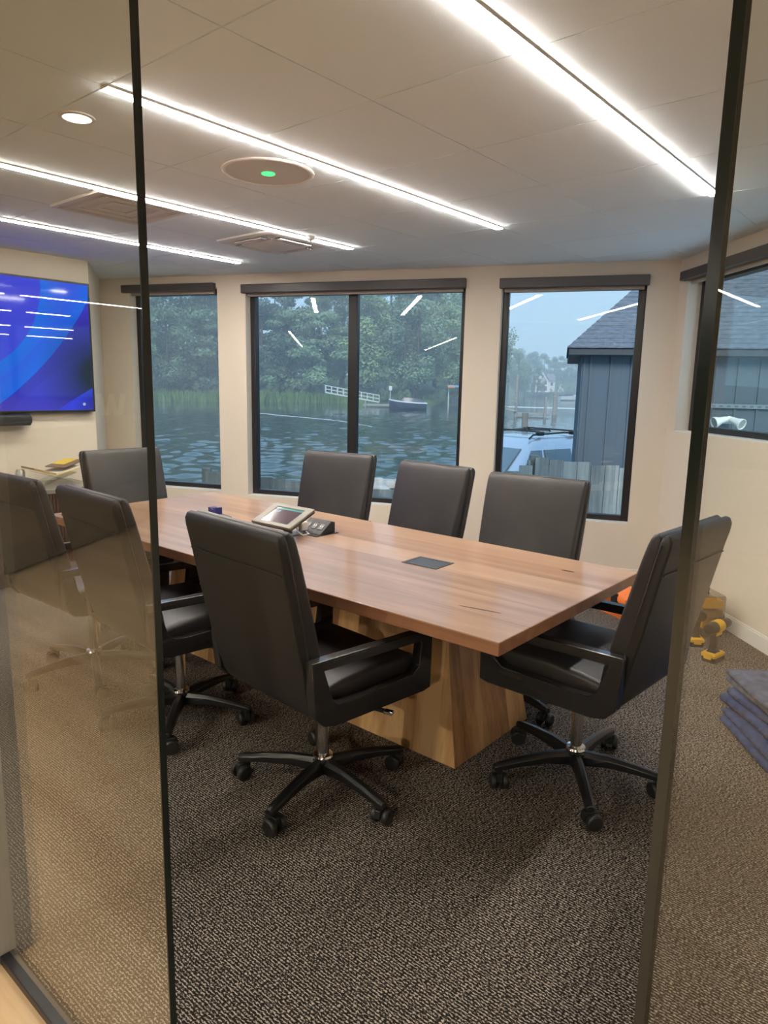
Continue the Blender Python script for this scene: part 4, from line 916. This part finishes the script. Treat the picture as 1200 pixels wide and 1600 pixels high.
def crown(seed, n, kind):
    """leaf clusters on the boughs of one tree of unit height 1 m x 20"""
    rnd = random.Random(seed); mb = MB(); H = 20.0
    blobs = []
    for k in range(26 if kind == 'broad' else 34):
        f = rnd.random()
        if kind == 'broad':
            z = H*(.16+.80*f); rad = 4.6*math.sin(PI*min(1, .18+.80*f))**.7
        else:
            z = H*(.10+.88*f); rad = 4.4*(1-f)**.65+.3
        a = rnd.uniform(0, 2*PI); q = rad*math.sqrt(rnd.random()); blobs.append((q*math.cos(a), q*math.sin(a), z, rnd.uniform(1.3, 2.3)*(1 if kind == 'broad' else .85)))
    per = n//len(blobs)
    for bx, by, bz, br in blobs:
        for k in range(per):
            v = Vector((rnd.gauss(0, 1), rnd.gauss(0, 1), rnd.gauss(0, 1))).normalized()*br*rnd.uniform(.6, 1.05)
            if kind != 'broad': v.z *= .45
            c = Vector((bx, by, bz))+v; s = rnd.uniform(.11, .25)
            u = Vector((rnd.gauss(0, 1), rnd.gauss(0, 1), rnd.gauss(0, .6))).normalized()*s; w_ = u.cross(v).normalized()*s*rnd.uniform(.5, 1)
            mb.face([mb.pt(c-u), mb.pt(c+w_), mb.pt(c+u), mb.pt(c-w_)])
    return mb
trees = {}
for nm, seed, kind, ml in (('a', 11, 'broad', 'leaf_mid'), ('b', 12, 'broad', 'leaf_dark'), ('c', 13, 'fir', 'leaf_dark'), ('d', 14, 'broad', 'leaf_mid')):
    t = thing('lakeside_tree', '', 'tree'); crown(seed, 9500, kind).build('crown', M[ml], t, smooth=0)
    mb = MB(); mb.tube([(0, 0, -2), (.1, 0, 6), (-.1, .2, 12), (.1, 0, 18)], [.34, .28, .18, .05], 8); mb.build('trunk', M['bark'], t)
    trees[nm] = [t, False]
rt = random.Random(21)
LAB = {'a': 'mid green leafy tree on the wooded far bank', 'b': 'dark leafy tree on the wooded far bank', 'c': 'dark conifer with layered boughs on the wooded far bank', 'd': 'broad green tree on the wooded far bank'}
def plant(kind, l, d, z, sc, label, group):
    p, used = trees[kind]; o = copy_tree(p) if used else p; trees[kind][1] = True
    o.location = op(l, d, z); o.rotation_euler = (0, 0, rt.uniform(0, 6.3)); o.scale = (sc*rt.uniform(.95, 1.25), sc*rt.uniform(.95, 1.25), sc)
    tag(o, label, 'tree', group)
def shore_d(l):
    P_ = ((-110, 96), (-60, 102), (-40, 106), (-20, 118), (-6, 124), (4, 122), (18, 132), (24, 145))
    for (a, b), (c, d) in zip(P_, P_[1:]):
        if a <= l <= c: return b+(d-b)*(l-a)/(c-a)
    return 130
for row, (gap, l0, l1) in enumerate(((4.6, -58, 18), (5.0, -60, 20), (6.0, -62, 24))):
    l = l0
    while l < l1:
        k = rt.choice('ccab' if l < -10 else 'abdd'); plant(k, l+rt.uniform(-1.4, 1.4), shore_d(l)+5+row*8+rt.uniform(-1.5, 1.5), WZ+.8+row*.8, rt.uniform(.85, 1.12)+row*.1, LAB[k], 'trees on the wooded far bank, '+{'a': 'leafy', 'b': 'dark', 'c': 'conifers', 'd': 'broad'}[k]); l += gap
for k in range(24):   # bushes at the water line
    l = -46+k*2.6
    plant('d' if k % 2 else 'a', l+rt.uniform(-1, 1), shore_d(l)+1.5+1.5*(k % 3), WZ-.5, rt.uniform(.16, .36), 'low bush at the water line under the far trees', 'bushes at the water line')
for k in range(26):   # far wooded hill in the right back window
    l = 38+k*2.6+rt.uniform(-1, 1); f = (l-38)/60
    plant('b' if k % 2 else 'a', l, 352+rt.uniform(-8, 24), 2.5, .92-.22*f+rt.uniform(-.08, .1), 'hazy tree on the distant hill behind the white house', 'trees on the distant hill')
for k in range(5):
    plant('d', 41+k*3.4, 262+rt.uniform(-6, 6), WZ+1, (.98, .95, .8, .62, .5)[k], 'near green tree left of the white house', 'trees left of the white house')
for k in range(10):
    plant('a', 56+k*2.6, 288+rt.uniform(-3, 3), WZ+.5, rt.uniform(.14, .24), 'low shrub on the bank below the white house', 'shrubs below the white house')
# white house across the lake
M['house_white'] = mat('white_clapboard', (.75, .76, .78), .7); M['house_roof'] = mat('grey_roof', (.22, .22, .24), .8); M['house_window'] = mat('dark_window', (.05, .06, .07), .2)
t = thing('house', 'white two-gabled house across the lake in the right back window', 'building', op(65.5, 296, 1.0), OROT)
mb = MB(); mb.box(-3.5, 2, 0, 8, 0, 5); mb.box(-5.5, -3.5, -1, 8, 0, 3.2); mb.box(2, 5, 1, 8, 0, 4.6); mb.prism([(-2.6, 5), (1.6, 5), (-.5, 8.6)], 0, 8, 1); mb.prism([(-3.5, 5), (-2.6, 5), (-3.1, 6.2)], 0, 8, 1); mb.build('wall', M['house_white'], t, smooth=0)
mb = MB()
for s in (-1, 1): mb.prism([(-.5, 8.9), (-.5, 8.5), (-.5+s*2.5, 4.7), (-.5+s*2.6, 5.0)], -.4, 8.2, 1)
mb.prism([(.3, 4.5), (8.3, 4.5), (8.3, 4.7), (4.5, 7.6), (.3, 4.7)], 2, 5.2, 0); mb.box(-5.8, -3.4, -1.3, 8, 3.2, 3.5)
mb.build('roof', M['house_roof'], t, smooth=0)
for x, z, w_, h in ((-2.4, 3.0, 1.1, 1.3), (.2, 3.0, 1.1, 1.3), (-2.2, .4, 1.6, 1.8), (.2, .4, 1.3, 1.8), (3.2, 2.6, 1.0, 1.3), (-.9, 5.6, .8, 1.2)):
    mb = MB(); mb.box(x, x+w_, -.06 if x < 2 else .94, .02 if x < 2 else 1.02, z, z+h); mb.build('window', M['house_window'], t, smooth=0)
mb = MB(); mb.box(-5.4, -3.6, -1.06, -.98, .5, 1.4); mb.build('garage_window', M['house_window'], t, smooth=0)
mb = MB(); mb.box(-6, 2, -3, 0, -.2, 0); mb.build('deck', M['house_white'], t, smooth=0)
mb = MB(); mb.prism([(-1.2, 0), (1.2, 0), (0, 3.2)], 0, 2, 1); o = mb.build('white_shed', M['house_white'], smooth=0); o.matrix_world = OUT @ Matrix.Translation((72.6, 294, 1.0)); tag(o, 'small white pointed outbuilding right of the white house', 'building')

# hazy air over the lake
hm = bpy.data.materials.new('haze'); hm.use_nodes = True; nt = hm.node_tree; nt.nodes.clear()
ho = N(nt, 'ShaderNodeOutputMaterial'); vs = N(nt, 'ShaderNodeVolumeScatter'); vs.inputs['Color'].default_value = (.80, .92, 1.0, 1); vs.inputs['Density'].default_value = HAZE_DENSITY
nt.links.new(vs.outputs[0], ho.inputs['Volume'])
mb = MB(); mb.box(-150, 200, 24, 420, WZ+.05, 55); o = mb.build('haze', hm, smooth=0); o.matrix_world = OUT; tag(o, 'thin bluish haze hanging over the lake', 'haze', kind='stuff')
